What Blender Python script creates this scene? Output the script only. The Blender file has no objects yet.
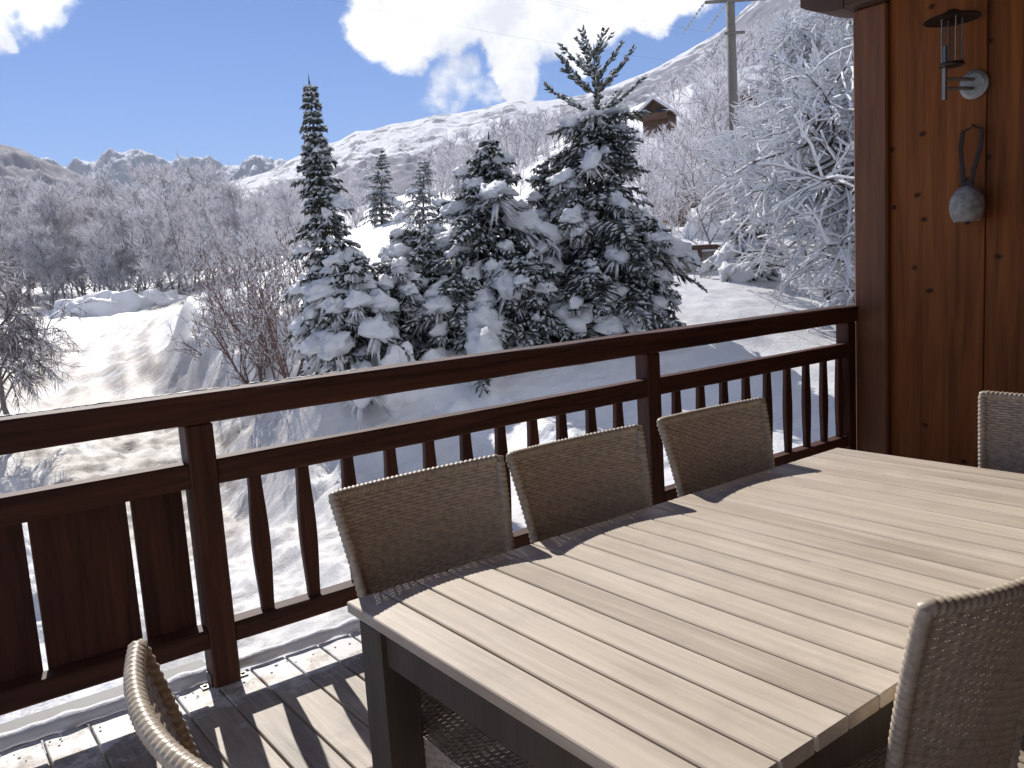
import bpy, math, random
import numpy as np
from mathutils import Vector, Matrix, noise as mnoise

# ------------------------------------------------------------------ camera, sky, sun, exposure
SC = bpy.context.scene
COL = SC.collection
CAM_H = 1.45
F_PX, CX, CY = 833.0, 512.0, 384.0
RW = np.array([[0.79250545, -0.13017689, 0.5958096],        # rows: world X, Y, Z in camera axes (right, down, forward)
               [-0.60667275, -0.06845134, 0.79199911],
               [-0.06231601, -0.98912506, -0.13322283]])
cam_data = bpy.data.cameras.new('camera')
cam = bpy.data.objects.new('camera', cam_data)
COL.objects.link(cam)
cam_data.sensor_width = 36.0
cam_data.lens = 36.0 * F_PX / 1024.0
cam_data.clip_start = 0.05
cam_data.clip_end = 30000.0
m = Matrix.Identity(4)
for i in range(3):
    m[i][0], m[i][1], m[i][2] = RW[i, 0], -RW[i, 1], -RW[i, 2]
m[2][3] = CAM_H
cam.matrix_world = m
SC.camera = cam

SUN_DIR = Vector((0.21, 1.0, 1 / 1.2)).normalized()          # towards the sun
SUN_EL = math.asin(SUN_DIR.z)
SUN_AZ = math.atan2(SUN_DIR.x, SUN_DIR.y)                     # clockwise from +Y
sun_data = bpy.data.lights.new('sun', 'SUN')
sun_data.energy = 3.5
sun_data.angle = math.radians(0.53)
sun_data.color = (1.0, 0.95, 0.87)
sun = bpy.data.objects.new('sun', sun_data)
COL.objects.link(sun)
sun.rotation_euler = SUN_DIR.to_track_quat('Z', 'Y').to_euler()

SC.view_settings.view_transform = 'Standard'
SC.view_settings.look = 'None'
SC.view_settings.exposure = 0.62
SC.view_settings.gamma = 1.0
SC.view_settings.use_curve_mapping = False
SC.cycles.max_bounces = 6
SC.cycles.diffuse_bounces = 4
SC.cycles.transparent_max_bounces = 8
SC.cycles.use_adaptive_sampling = True
SC.cycles.use_denoising = True


def at(px, py, D):
    """world point seen at pixel (px,py), D metres along the view axis"""
    d = RW @ np.array([px - CX, py - CY, F_PX])
    p = d * (D / F_PX)
    return Vector((p[0], p[1], p[2] + CAM_H))


def direction(px, py):
    d = RW @ np.array([px - CX, py - CY, F_PX])
    return Vector(d).normalized()


class NT:
    """small helper round a node tree"""
    def __init__(self, tree):
        self.t = tree
        tree.nodes.clear()

    def n(self, kind, **kw):
        nd = self.t.nodes.new(kind)
        for k, v in kw.items():
            if k.startswith('i_'):
                key = k[2:]
                key = int(key) if key.isdigit() else key.replace('_', ' ')
                nd.inputs[key].default_value = v
            else:
                setattr(nd, k, v)
        return nd

    def l(self, a, b):
        self.t.links.new(a, b)

    def math(self, op, a, b=None, clamp=False):
        nd = self.t.nodes.new('ShaderNodeMath')
        nd.operation = op
        nd.use_clamp = clamp
        for i, v in enumerate((a, b)):
            if v is None:
                continue
            if isinstance(v, (int, float)):
                nd.inputs[i].default_value = v
            else:
                self.l(v, nd.inputs[i])
        return nd.outputs[0]

    def rng(self, v, a, b, c=0.0, d=1.0, smooth=False):
        nd = self.t.nodes.new('ShaderNodeMapRange')
        nd.interpolation_type = 'SMOOTHSTEP' if smooth else 'LINEAR'
        self.l(v, nd.inputs['Value'])
        for k, x in zip(('From Min', 'From Max', 'To Min', 'To Max'), (a, b, c, d)):
            nd.inputs[k].default_value = x
        return nd.outputs['Result']

    def mix(self, f, a, b):
        nd = self.t.nodes.new('ShaderNodeMix')
        nd.data_type = 'RGBA'
        if isinstance(f, (int, float)):
            nd.inputs[0].default_value = f
        else:
            self.l(f, nd.inputs[0])
        for i, v in ((6, a), (7, b)):
            if isinstance(v, (tuple, list)):
                nd.inputs[i].default_value = (*v[:3], 1.0)
            else:
                self.l(v, nd.inputs[i])
        return nd.outputs[2]


world = bpy.data.worlds.new('World')
SC.world = world
world.use_nodes = True
w = NT(world.node_tree)
sky = w.n('ShaderNodeTexSky')
sky.sky_type = 'NISHITA'
sky.sun_disc = False
sky.sun_elevation = SUN_EL
sky.sun_rotation = SUN_AZ
sky.altitude = 2000.0
sky.air_density = 1.0
sky.dust_density = 0.1
sky.ozone_density = 3.0
tc = w.n('ShaderNodeTexCoord')
nz = w.n('ShaderNodeTexNoise', i_Scale=9.0, i_Detail=7.0, i_Roughness=0.62)
w.l(tc.outputs['Generated'], nz.inputs['Vector'])
nz2 = w.n('ShaderNodeTexNoise', i_Scale=22.0, i_Detail=5.0, i_Roughness=0.6)
w.l(tc.outputs['Generated'], nz2.inputs['Vector'])
off = w.n('ShaderNodeVectorMath', operation='SUBTRACT')
w.l(nz.outputs['Color'], off.inputs[0]); off.inputs[1].default_value = (0.5, 0.5, 0.5)
offs = w.n('ShaderNodeVectorMath', operation='SCALE'); offs.inputs['Scale'].default_value = 0.075
w.l(off.outputs[0], offs.inputs[0])
warp = w.n('ShaderNodeVectorMath', operation='ADD')
w.l(tc.outputs['Generated'], warp.inputs[0]); w.l(offs.outputs[0], warp.inputs[1])
wn = w.n('ShaderNodeVectorMath', operation='NORMALIZE')
w.l(warp.outputs[0], wn.inputs[0])
CLOUDS = [(38, -10, 32, 1), (4, -20, 34, 1), (4, 34, 11, .55), (378, 14, 32, 1), (412, 22, 34, 1), (450, 10, 44, 1),
          (500, 5, 50, 1), (550, 0, 50, 1), (600, -6, 48, 1), (650, -14, 44, 1), (690, -30, 40, .9), (505, 48, 32, 1),
          (509, 72, 25, 1), (512, 92, 20, 1), (380, 30, 30, 1), (576, 42, 22, .9), (578, 62, 13, .6), (455, 88, 36, .45),
          (480, 96, 22, .5), (400, 52, 26, .55), (430, -60, 80, 1), (560, -80, 90, 1), (650, -100, 70, .8),
          (-60, -40, 70, .9), (-150, 20, 60, .6), (1050, -160, 120, .7)]
tot = None
for px, py, r, a in CLOUDS:
    c = direction(px, py)
    rr = r * 1.25 / F_PX
    dist = w.n('ShaderNodeVectorMath', operation='DISTANCE')
    w.l(wn.outputs[0], dist.inputs[0]); dist.inputs[1].default_value = c
    v = w.rng(dist.outputs['Value'], rr, rr * 0.30, 0.0, a, True)
    tot = v if tot is None else w.math('MAXIMUM', tot, v)
for c, rr, a in (((0.45, -0.25, 1.0), 0.40, 1), ((0.1, -1.0, 0.6), 0.55, 1), ((-0.9, -0.5, 0.8), 0.40, 1)):          # unseen clouds added overhead and behind the house to brighten the shaded snow
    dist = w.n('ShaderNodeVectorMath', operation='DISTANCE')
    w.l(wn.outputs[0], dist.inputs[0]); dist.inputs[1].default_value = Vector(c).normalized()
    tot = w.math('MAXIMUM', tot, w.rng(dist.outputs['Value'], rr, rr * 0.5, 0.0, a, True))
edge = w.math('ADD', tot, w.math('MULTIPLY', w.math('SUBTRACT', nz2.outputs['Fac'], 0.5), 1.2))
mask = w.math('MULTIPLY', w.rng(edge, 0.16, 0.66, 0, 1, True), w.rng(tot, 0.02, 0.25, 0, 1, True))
ccol = w.mix(w.rng(nz.outputs['Fac'], 0.40, 0.56, 0, 1), (7.8, 8.0, 8.7), (11.6, 11.6, 11.6))
tint = w.n('ShaderNodeVectorMath', operation='MULTIPLY')
w.l(sky.outputs[0], tint.inputs[0]); tint.inputs[1].default_value = (0.59, 0.72, 0.95)
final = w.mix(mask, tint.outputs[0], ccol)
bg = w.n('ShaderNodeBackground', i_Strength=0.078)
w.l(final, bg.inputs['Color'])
wo = w.n('ShaderNodeOutputWorld')
w.l(bg.outputs[0], wo.inputs['Surface'])


# ------------------------------------------------------------------ materials
def new_mat(name):
    mt = bpy.data.materials.new(name)
    mt.use_nodes = True
    t = NT(mt.node_tree)
    out = t.n('ShaderNodeOutputMaterial')
    bs = t.n('ShaderNodeBsdfPrincipled')
    t.l(bs.outputs[0], out.inputs[0])
    return mt, t, bs


def bump(t, bs, h, strength, dist):
    b = t.n('ShaderNodeBump', i_Strength=strength, i_Distance=dist)
    t.l(h, b.inputs['Height'])
    t.l(b.outputs[0], bs.inputs['Normal'])


def plain(name, col, rough=0.6, metal=0.0, var=0.25, scale=20.0, bmp=0.0, bdist=0.01):
    mt, t, bs = new_mat(name)
    c = t.n('ShaderNodeTexCoord')
    nzz = t.n('ShaderNodeTexNoise', i_Scale=scale, i_Detail=5.0)
    t.l(c.outputs['Object'], nzz.inputs['Vector'])
    f = t.rng(nzz.outputs['Fac'], .3, .7)
    t.l(t.mix(f, tuple(x * (1 - var) for x in col), tuple(min(1, x * (1 + var)) for x in col)), bs.inputs['Base Color'])
    bs.inputs['Roughness'].default_value = rough
    bs.inputs['Metallic'].default_value = metal
    if bmp:
        bump(t, bs, nzz.outputs['Fac'], bmp, bdist)
    return mt


def wood(name, dark, light, grain='y', pitch_axis=None, pitch=0.1, origin=0.0, rough=0.6, scale=1.0, knots=0.0,
         stain=0.0, bmp=0.25, board_var=0.25, spec=0.5):
    """long grain along one axis; one tone per board when a board pitch is given"""
    mt, t, bs = new_mat(name)
    c = t.n('ShaderNodeTexCoord')
    sep = t.n('ShaderNodeSeparateXYZ')
    t.l(c.outputs['Object'], sep.inputs[0])
    rnd = None
    vec = c.outputs['Object']
    if pitch_axis:
        k = t.math('FLOOR', t.math('DIVIDE', t.math('SUBTRACT', sep.outputs['XYZ'.index(pitch_axis.upper())], origin), pitch))
        wnz = t.n('ShaderNodeTexWhiteNoise', noise_dimensions='1D')
        t.l(k, wnz.inputs['W'])
        rnd = wnz.outputs['Value']
        sh = t.n('ShaderNodeVectorMath', operation='SCALE'); sh.inputs[0].default_value = (3.1, 7.7, 5.3)
        t.l(rnd, sh.inputs['Scale'])
        ad = t.n('ShaderNodeVectorMath', operation='ADD')
        t.l(vec, ad.inputs[0]); t.l(sh.outputs[0], ad.inputs[1])
        vec = ad.outputs[0]
    mp = t.n('ShaderNodeMapping')
    mp.inputs['Scale'].default_value = {'x': (2.2, 42, 42), 'y': (42, 2.2, 42), 'z': (42, 42, 2.2)}[grain]
    t.l(vec, mp.inputs['Vector'])
    fine = t.n('ShaderNodeTexNoise', i_Scale=1.0 * scale, i_Detail=6.0, i_Roughness=0.65, i_Distortion=0.6)
    t.l(mp.outputs[0], fine.inputs['Vector'])
    mp2 = t.n('ShaderNodeMapping')
    mp2.inputs['Scale'].default_value = {'x': (0.8, 9, 9), 'y': (9, 0.8, 9), 'z': (9, 9, 0.8)}[grain]
    t.l(vec, mp2.inputs['Vector'])
    broad = t.n('ShaderNodeTexNoise', i_Scale=1.0 * scale, i_Detail=4.0, i_Distortion=1.2)
    t.l(mp2.outputs[0], broad.inputs['Vector'])
    f = t.math('ADD', t.math('MULTIPLY', fine.outputs['Fac'], 0.6), t.math('MULTIPLY', broad.outputs['Fac'], 0.4))
    f = t.rng(f, 0.33, 0.67)
    if rnd is not None:
        f = t.math('ADD', f, t.math('MULTIPLY', t.math('SUBTRACT', rnd, 0.5), board_var * 2), clamp=True)
    col = t.mix(f, dark, light)
    if stain:
        st = t.n('ShaderNodeTexNoise', i_Scale=3.0, i_Detail=6.0, i_Roughness=0.7)
        t.l(vec, st.inputs['Vector'])
        col = t.mix(t.math('MULTIPLY', t.rng(st.outputs['Fac'], 0.5, 0.75), stain), col, tuple(x * 0.55 for x in dark))
    if knots:
        mk = t.n('ShaderNodeMapping')
        mk.inputs['Scale'].default_value = {'x': (2.2, 5.5, 5.5), 'y': (5.5, 2.2, 5.5), 'z': (0.02, 3.4, 4.4)}[grain]
        kn = t.n('ShaderNodeTexNoise', i_Scale=5.0, i_Detail=3.0)
        t.l(vec, kn.inputs['Vector'])
        ks = t.n('ShaderNodeVectorMath', operation='SCALE'); ks.inputs['Scale'].default_value = 0.05
        t.l(kn.outputs['Color'], ks.inputs[0])
        ka = t.n('ShaderNodeVectorMath', operation='ADD'); t.l(vec, ka.inputs[0]); t.l(ks.outputs[0], ka.inputs[1])
        t.l(ka.outputs[0], mk.inputs['Vector'])
        vo = t.n('ShaderNodeTexVoronoi', i_Scale=1.0)
        if knots >= 0.9:                       # broad boards facing X: round knots in the plane of the wall
            vo.voronoi_dimensions = '2D'
            k3 = t.n('ShaderNodeSeparateXYZ'); t.l(mk.outputs[0], k3.inputs[0])
            k2 = t.n('ShaderNodeCombineXYZ'); t.l(k3.outputs['Y'], k2.inputs['X']); t.l(k3.outputs['Z'], k2.inputs['Y'])
            t.l(k2.outputs[0], vo.inputs['Vector'])
        else:
            t.l(mk.outputs[0], vo.inputs['Vector'])
        kd = t.rng(vo.outputs['Distance'], 0.03, 0.10, 1.0, 0.0, True)
        kr = t.n('ShaderNodeSeparateColor'); t.l(vo.outputs['Color'], kr.inputs[0])
        kd = t.math('MULTIPLY', kd, t.rng(kr.outputs[0], 0.55, 0.6))
        col = t.mix(t.math('MULTIPLY', kd, knots), col, tuple(x * 0.25 for x in dark))
    t.l(col, bs.inputs['Base Color'])
    bs.inputs['Roughness'].default_value = rough
    bs.inputs['Specular IOR Level'].default_value = spec
    if bmp:
        bump(t, bs, fine.outputs['Fac'], bmp, 0.004)
    return mt


def snow_mat(name, col=(0.72, 0.72, 0.745), s1=3.0, s2=22.0, bd=0.06, strength=0.6, attr=None):
    mt, t, bs = new_mat(name)
    c = t.n('ShaderNodeTexCoord')
    a = t.n('ShaderNodeTexNoise', i_Scale=s1, i_Detail=8.0, i_Roughness=0.6)
    b = t.n('ShaderNodeTexNoise', i_Scale=s2, i_Detail=4.0, i_Roughness=0.6)
    t.l(c.outputs['Object'], a.inputs['Vector']); t.l(c.outputs['Object'], b.inputs['Vector'])
    h = t.math('ADD', t.math('MULTIPLY', a.outputs['Fac'], 1.0), t.math('MULTIPLY', b.outputs['Fac'], 0.25))
    bump(t, bs, h, strength, bd)
    bs.inputs['Base Color'].default_value = (*col, 1)
    bs.inputs['Roughness'].default_value = 0.55
    bs.inputs['Specular IOR Level'].default_value = 0.3
    return mt


M = {}
M['snow'] = snow_mat('snow')
M['tree_snow'] = snow_mat('tree_snow', (0.82, 0.83, 0.86), 9.0, 40.0, 0.03, 0.5)


def translucent(mt, share, col):
    """let some light through thin snow or rime"""
    nt = mt.node_tree
    bs_ = next(q for q in nt.nodes if q.type == 'BSDF_PRINCIPLED')
    out_ = next(q for q in nt.nodes if q.type == 'OUTPUT_MATERIAL')
    tr_ = nt.nodes.new('ShaderNodeBsdfTranslucent'); tr_.inputs['Color'].default_value = (*col, 1)
    mx = nt.nodes.new('ShaderNodeMixShader'); mx.inputs[0].default_value = share
    nt.links.new(bs_.outputs[0], mx.inputs[1]); nt.links.new(tr_.outputs[0], mx.inputs[2])
    nt.links.new(mx.outputs[0], out_.inputs[0])
    return mt


M['frost'] = translucent(plain('frosted_twigs', (0.83, 0.82, 0.84), 0.8, var=0.06), 0.5, (0.83, 0.82, 0.85))
translucent(M['tree_snow'], 0.25, (0.80, 0.82, 0.88))
M['rimed_bark'] = plain('rimed_bark', (0.25, 0.235, 0.24), 0.9, var=0.6, scale=8, bmp=0.4)
M['bark'] = plain('bark', (0.085, 0.065, 0.055), 0.9, var=0.4, scale=30, bmp=0.5)
M['red_twig'] = plain('red_brown_twigs', (0.17, 0.10, 0.085), 0.85, var=0.35)
M['grey_twig'] = plain('grey_brown_twigs', (0.17, 0.14, 0.13), 0.85, var=0.3)
M['needle'] = plain('conifer_needles', (0.034, 0.044, 0.033), 0.75, var=0.45, scale=6)
M['needle_pale'] = plain('frosted_needles', (0.17, 0.185, 0.18), 0.8, var=0.3, scale=8)
M['deck'] = wood('weathered_deck_wood', (0.20, 0.155, 0.12), (0.48, 0.41, 0.34), 'y', 'x', 0.142, 0.685, 0.55, knots=0.5, stain=0.6, board_var=0.2)
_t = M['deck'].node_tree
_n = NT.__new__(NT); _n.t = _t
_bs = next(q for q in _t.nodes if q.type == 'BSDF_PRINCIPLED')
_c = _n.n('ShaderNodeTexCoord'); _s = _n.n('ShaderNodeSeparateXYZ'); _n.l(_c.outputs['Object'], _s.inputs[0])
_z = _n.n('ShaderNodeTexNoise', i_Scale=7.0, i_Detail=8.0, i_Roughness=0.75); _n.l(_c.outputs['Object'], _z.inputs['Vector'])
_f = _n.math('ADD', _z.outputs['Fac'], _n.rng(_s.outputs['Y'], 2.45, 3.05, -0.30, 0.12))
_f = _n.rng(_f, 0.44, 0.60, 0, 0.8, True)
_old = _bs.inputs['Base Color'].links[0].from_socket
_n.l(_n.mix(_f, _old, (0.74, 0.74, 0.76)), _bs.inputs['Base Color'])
M['table'] = wood('pale_slatted_teak', (0.46, 0.385, 0.31), (0.72, 0.63, 0.53), 'y', 'x', 0.0886, 0.7435, 0.5, bmp=0.2, board_var=0.22, stain=0.35)
M['table_frame'] = wood('table_frame_wood', (0.060, 0.048, 0.040), (0.11, 0.09, 0.075), 'z', rough=0.55, bmp=0.15)
M['rail_x'] = wood('stained_rail_wood', (0.030, 0.012, 0.008), (0.13, 0.046, 0.026), 'x', rough=0.62, knots=0.3, spec=0.3)
M['rail_z'] = wood('stained_post_wood', (0.028, 0.011, 0.008), (0.13, 0.046, 0.026), 'z', rough=0.62, knots=0.3, spec=0.3)
M['wall'] = wood('stained_wall_boards', (0.090, 0.026, 0.006), (0.38, 0.122, 0.028), 'z', 'y', 0.53, 2.224 - 0.53, 0.62, scale=0.40, knots=0.9, bmp=0.12, board_var=0.12, spec=0.2)
M['trim'] = wood('corner_board_wood', (0.10, 0.034, 0.011), (0.24, 0.085, 0.026), 'z', rough=0.6, scale=0.7, knots=0.4)
M['beam'] = wood('dark_beam_wood', (0.045, 0.022, 0.014), (0.11, 0.055, 0.032), 'y', rough=0.7)
M['wicker'] = plain('woven_wicker', (0.46, 0.385, 0.305), 0.42, var=0.22, scale=60)
M['steel'] = plain('brushed_steel', (0.30, 0.285, 0.265), 0.5, 0.7, var=0.15, scale=40)
M['dark_metal'] = plain('dark_patinated_metal', (0.05, 0.04, 0.034), 0.5, 0.6, var=0.3)
M['bell'] = plain('hammered_bell_metal', (0.32, 0.30, 0.275), 0.6, 0.15, var=0.4, scale=25, bmp=0.5)
M['leather'] = plain('dark_leather', (0.035, 0.022, 0.016), 0.65, var=0.4, scale=35)
M['glass'] = None
mt, t, bs = new_mat('lamp_glass')
bs.inputs['Base Color'].default_value = (0.9, 0.92, 0.92, 1); bs.inputs['Roughness'].default_value = 0.08
bs.inputs['Transmission Weight'].default_value = 1.0; bs.inputs['IOR'].default_value = 1.1
M['glass'] = mt
M['fascia'] = plain('grey_metal_flashing', (0.15, 0.145, 0.14), 0.6, 0.0, var=0.12, scale=4)
M['pole'] = wood('grey_pole_wood', (0.13, 0.115, 0.10), (0.24, 0.22, 0.20), 'z', rough=0.8)
M['ceramic'] = plain('insulator_glass', (0.42, 0.45, 0.47), 0.25, var=0.1)
M['wire'] = plain('wire', (0.05, 0.05, 0.055), 0.5, 0.5)
M['chalet_wood'] = wood('far_chalet_wood', (0.075, 0.040, 0.025), (0.17, 0.095, 0.055), 'x', rough=0.8)
M['pane'] = plain('window_pane', (0.03, 0.035, 0.045), 0.08)
M['stone'] = plain('grey_wall_stone', (0.20, 0.18, 0.165), 0.85, var=0.35, scale=5, bmp=0.6)


# ------------------------------------------------------------------ mesh builder
class MB:
    def __init__(self):
        self.v, self.f, self.mi = [], [], []

    def add(self, vs, fs, mi=0):
        o = len(self.v)
        self.v.extend(vs)
        self.f.extend(tuple(i + o for i in q) for q in fs)
        self.mi.extend([mi] * len(fs))

    def box(self, x0, x1, y0, y1, z0, z1, mi=0, b=0.0, tf=None):
        if b <= 0:
            vs = [(x, y, z) for z in (z0, z1) for y in (y0, y1) for x in (x0, x1)]
            fs = [(0, 2, 3, 1), (4, 5, 7, 6), (0, 1, 5, 4), (2, 6, 7, 3), (0, 4, 6, 2), (1, 3, 7, 5)]
        else:                                   # chamfered box: each corner becomes three vertices
            vs, idx = [], {}
            X, Y, Z = (x0, x1), (y0, y1), (z0, z1)
            for i in (0, 1):
                for j in (0, 1):
                    for k in (0, 1):
                        s = [1 if q == 0 else -1 for q in (i, j, k)]
                        for a in range(3):
                            p = [X[i], Y[j], Z[k]]
                            for q in range(3):
                                if q != a:
                                    p[q] += s[q] * b
                            idx[(i, j, k, a)] = len(vs)
                            vs.append(tuple(p))
            g = lambda i, j, k, a: idx[(i, j, k, a)]
            fs = []
            for i in (0, 1):
                q = [g(i, 0, 0, 0), g(i, 1, 0, 0), g(i, 1, 1, 0), g(i, 0, 1, 0)]
                fs.append(tuple(q if i else q[::-1]))
                q = [g(0, i, 0, 1), g(0, i, 1, 1), g(1, i, 1, 1), g(1, i, 0, 1)]
                fs.append(tuple(q if i else q[::-1]))
                q = [g(0, 0, i, 2), g(1, 0, i, 2), g(1, 1, i, 2), g(0, 1, i, 2)]
                fs.append(tuple(q if i else q[::-1]))
                for j in (0, 1):
                    fs.append((g(0, i, j, 1), g(1, i, j, 1), g(1, i, j, 2), g(0, i, j, 2)))
                    fs.append((g(i, 0, j, 0), g(i, 1, j, 0), g(i, 1, j, 2), g(i, 0, j, 2)))
                    fs.append((g(i, j, 0, 0), g(i, j, 1, 0), g(i, j, 1, 1), g(i, j, 0, 1)))
                    for k in (0, 1):
                        fs.append((g(i, j, k, 0), g(i, j, k, 1), g(i, j, k, 2)))
        if tf:
            vs = [tuple(tf(Vector(p))) for p in vs]
        self.add(vs, fs, mi)

    def tube(self, pts, rad, n=6, mi=0, cap=True):
        pts = [Vector(p) for p in pts]
        if isinstance(rad, (int, float)):
            rad = [rad] * len(pts)
        vs, fs = [], []
        prev = None
        for i, p in enumerate(pts):
            d = (pts[min(i + 1, len(pts) - 1)] - pts[max(i - 1, 0)])
            d = d.normalized() if d.length > 1e-9 else Vector((0, 0, 1))
            if prev is None:
                a = Vector((0, 0, 1)) if abs(d.z) < 0.9 else Vector((1, 0, 0))
                u = d.cross(a).normalized()
            else:
                u = (prev - d * prev.dot(d)).normalized()
            prev = u
            vv = d.cross(u)
            for k in range(n):
                an = 2 * math.pi * k / n
                q = p + (u * math.cos(an) + vv * math.sin(an)) * rad[i]
                vs.append((q.x, q.y, q.z))
        for i in range(len(pts) - 1):
            for k in range(n):
                k2 = (k + 1) % n
                fs.append((i * n + k, i * n + k2, (i + 1) * n + k2, (i + 1) * n + k))
        if cap:
            fs.append(tuple(range(n))[::-1])
            fs.append(tuple((len(pts) - 1) * n + k for k in range(n)))
        self.add(vs, fs, mi)

    def blade(self, a, b, w, mi=0):
        """thin three-sided spike from a to b"""
        d = b - a
        if d.length < 1e-6:
            return
        s = d.cross(Vector((0, 0, 1)))
        s = s.normalized() if s.length > 1e-6 else Vector((1, 0, 0))
        u = s.cross(d).normalized()
        h = w * 0.5
        vs = [a + s * h, a - s * h, a + u * h * 1.2, b]
        self.add([tuple(q) for q in vs], [(0, 1, 3), (1, 2, 3), (2, 0, 3)], mi)

    def twig(self, a, b, w, mi=0):
        """spike that is thickest at a third of its length"""
        d = b - a
        if d.length < 1e-6:
            return
        s = d.cross(Vector((0, 0, 1)))
        s = s.normalized() if s.length > 1e-6 else Vector((1, 0, 0))
        u = s.cross(d).normalized()
        h = w * 0.5
        c = a + d * 0.4
        vs = [a, c + s * h, c - s * h * 0.8 + u * h * 0.5, c - u * h * 0.7, b]
        self.add([tuple(q) for q in vs], [(0, 2, 1), (0, 3, 2), (0, 1, 3), (1, 2, 4), (2, 3, 4), (3, 1, 4)], mi)

    def blob(self, c, ax, ry, rz, mi=0, seed=0.0, nu=9, nv=6, rough=0.35, flat=0.35):
        """lumpy cushion: ax = half-length vector, ry/rz = half width and height; flattened below"""
        ax = Vector(ax)
        L = max(ax.length, 1e-5)
        d = ax / L
        s = d.cross(Vector((0, 0, 1)))
        s = s.normalized() if s.length > 1e-5 else Vector((1, 0, 0))
        u = s.cross(d).normalized()
        vs, fs = [], []
        for j in range(nv + 1):
            th = math.pi * j / nv
            for i in range(nu):
                ph = 2 * math.pi * i / nu
                x, y, z = math.sin(th) * math.cos(ph), math.sin(th) * math.sin(ph), math.cos(th)
                if z < 0:
                    z *= flat
                q0 = Vector((x * 1.6 + seed, y * 1.6 - seed * 0.7, z * 1.6 + seed * 1.3))
                k = 1 + rough * (mnoise.noise(q0) + 0.55 * mnoise.noise(q0 * 2.7))
                q = c + d * (x * L * k) + s * (y * ry * k) + u * (z * rz * k)
                vs.append((q.x, q.y, q.z))
        for j in range(nv):
            for i in range(nu):
                i2 = (i + 1) % nu
                fs.append((j * nu + i, (j + 1) * nu + i, (j + 1) * nu + i2, j * nu + i2))
        self.add(vs, fs, mi)

    def lathe(self, prof, n=24, mi=0, tf=None):
        vs, fs = [], []
        for r, z in prof:
            for k in range(n):
                an = 2 * math.pi * k / n
                vs.append((r * math.cos(an), r * math.sin(an), z))
        for i in range(len(prof) - 1):
            for k in range(n):
                k2 = (k + 1) % n
                fs.append((i * n + k, i * n + k2, (i + 1) * n + k2, (i + 1) * n + k))
        if tf:
            vs = [tuple(tf(Vector(p))) for p in vs]
        self.add(vs, fs, mi)

    def build(self, name, mats, parent=None, smooth=False, loc=None):
        me = bpy.data.meshes.new(name)
        me.from_pydata([tuple(p) for p in self.v], [], self.f)
        if not isinstance(mats, (list, tuple)):
            mats = [mats]
        for q in mats:
            me.materials.append(q)
        if len(mats) > 1:
            me.polygons.foreach_set('material_index', self.mi)
        if smooth:
            me.polygons.foreach_set('use_smooth', [True] * len(self.f))
        me.update()
        o = bpy.data.objects.new(name, me)
        COL.objects.link(o)
        if parent:
            o.parent = parent
        if loc is not None:
            o.location = loc
        return o


def tag(o, label=None, cat=None, group=None, kind=None):
    if label: o['label'] = label
    if cat: o['category'] = cat
    if group: o['group'] = group
    if kind: o['kind'] = kind
    return o


def empty(name, loc=(0, 0, 0), rz=0.0):
    o = bpy.data.objects.new(name, None)
    o.empty_display_size = 0.1
    COL.objects.link(o)
    o.location = loc
    o.rotation_euler = (0, 0, rz)
    return o


def copy_tree(o, parent=None):
    c = o.copy()
    COL.objects.link(c)
    if parent:
        c.parent = parent
    for ch in list(o.children):
        copy_tree(ch, c)
    return c


# ------------------------------------------------------------------ terrain
CTRL = [  # pixel x, pixel y, depth in metres: where the snow surface was seen
    (300, 625, 6.2), (100, 600, 6.5), (-150, 600, 7), (560, 520, 6.8), (800, 440, 8.6), (1000, 420, 9), (1300, 400, 10),
    (480, 432, 10.4), (390, 440, 10.4), (620, 405, 10.6), (270, 480, 13), (330, 440, 11.5), (100, 450, 16), (0, 420, 19), (-200, 430, 19),
    (860, 330, 14), (860, 285, 19), (800, 288, 17.5), (745, 280, 17.5), (690, 275, 19), (700, 330, 12.8), (1100, 290, 17), (1400, 280, 20),
    (640, 322, 13.1), (600, 328, 13.0), (520, 343, 12.8), (480, 350, 12.7), (400, 365, 12.3), (335, 378, 12.0), (305, 384, 12.4),
    (200, 402, 22), (120, 362, 34), (100, 341, 50), (60, 335, 60), (-200, 340, 55), (180, 306, 75), (215, 291, 100),
    (50, 302, 115), (150, 299, 115), (-200, 305, 115), (-500, 310, 115), (-700, 420, 20),
    (185, 350, 27), (238, 356, 25), (285, 368, 20), (176, 378, 25), (232, 388, 20), (290, 398, 15.5),
    (700, 232, 30), (860, 235, 34), (1100, 220, 34), (660, 128, 125), (740, 112, 140), (560, 195, 60), (480, 205, 60), (380, 218, 50), (424, 240, 36),
    (300, 262, 60), (560, 150, 220), (480, 178, 250), (400, 200, 280), (300, 225, 280), (860, 40, 230), (860, 130, 110), (1200, 0, 230), (1200, 120, 110),
    (100, 250, 280), (-300, 260, 280),
]


def cam_uw(x, y):
    D = 0.5958096 * x + 0.79199911 * y
    D = np.maximum(D, 3.0)
    lat = 0.79250545 * x - 0.60667275 * y
    return np.clip(lat / D, -1.5, 1.3), np.log(np.clip(D, 5.5, 300.0))


pts = [at(*c) for c in CTRL]
cu, cw = cam_uw(np.array([p.x for p in pts]), np.array([p.y for p in pts]))
cz = np.array([p.z for p in pts])
SU, SW = 1.6, 1.0


def tps_k(d2):
    return np.where(d2 > 1e-12, 0.5 * d2 * np.log(np.maximum(d2, 1e-12)), 0.0)


n_c = len(pts)
A = np.zeros((n_c + 3, n_c + 3))
d2 = ((cu[:, None] - cu[None]) * SU) ** 2 + ((cw[:, None] - cw[None]) * SW) ** 2
A[:n_c, :n_c] = tps_k(d2) + np.eye(n_c) * 0.002
A[:n_c, n_c:] = np.stack([np.ones(n_c), cu, cw], 1)
A[n_c:, :n_c] = A[:n_c, n_c:].T
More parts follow.
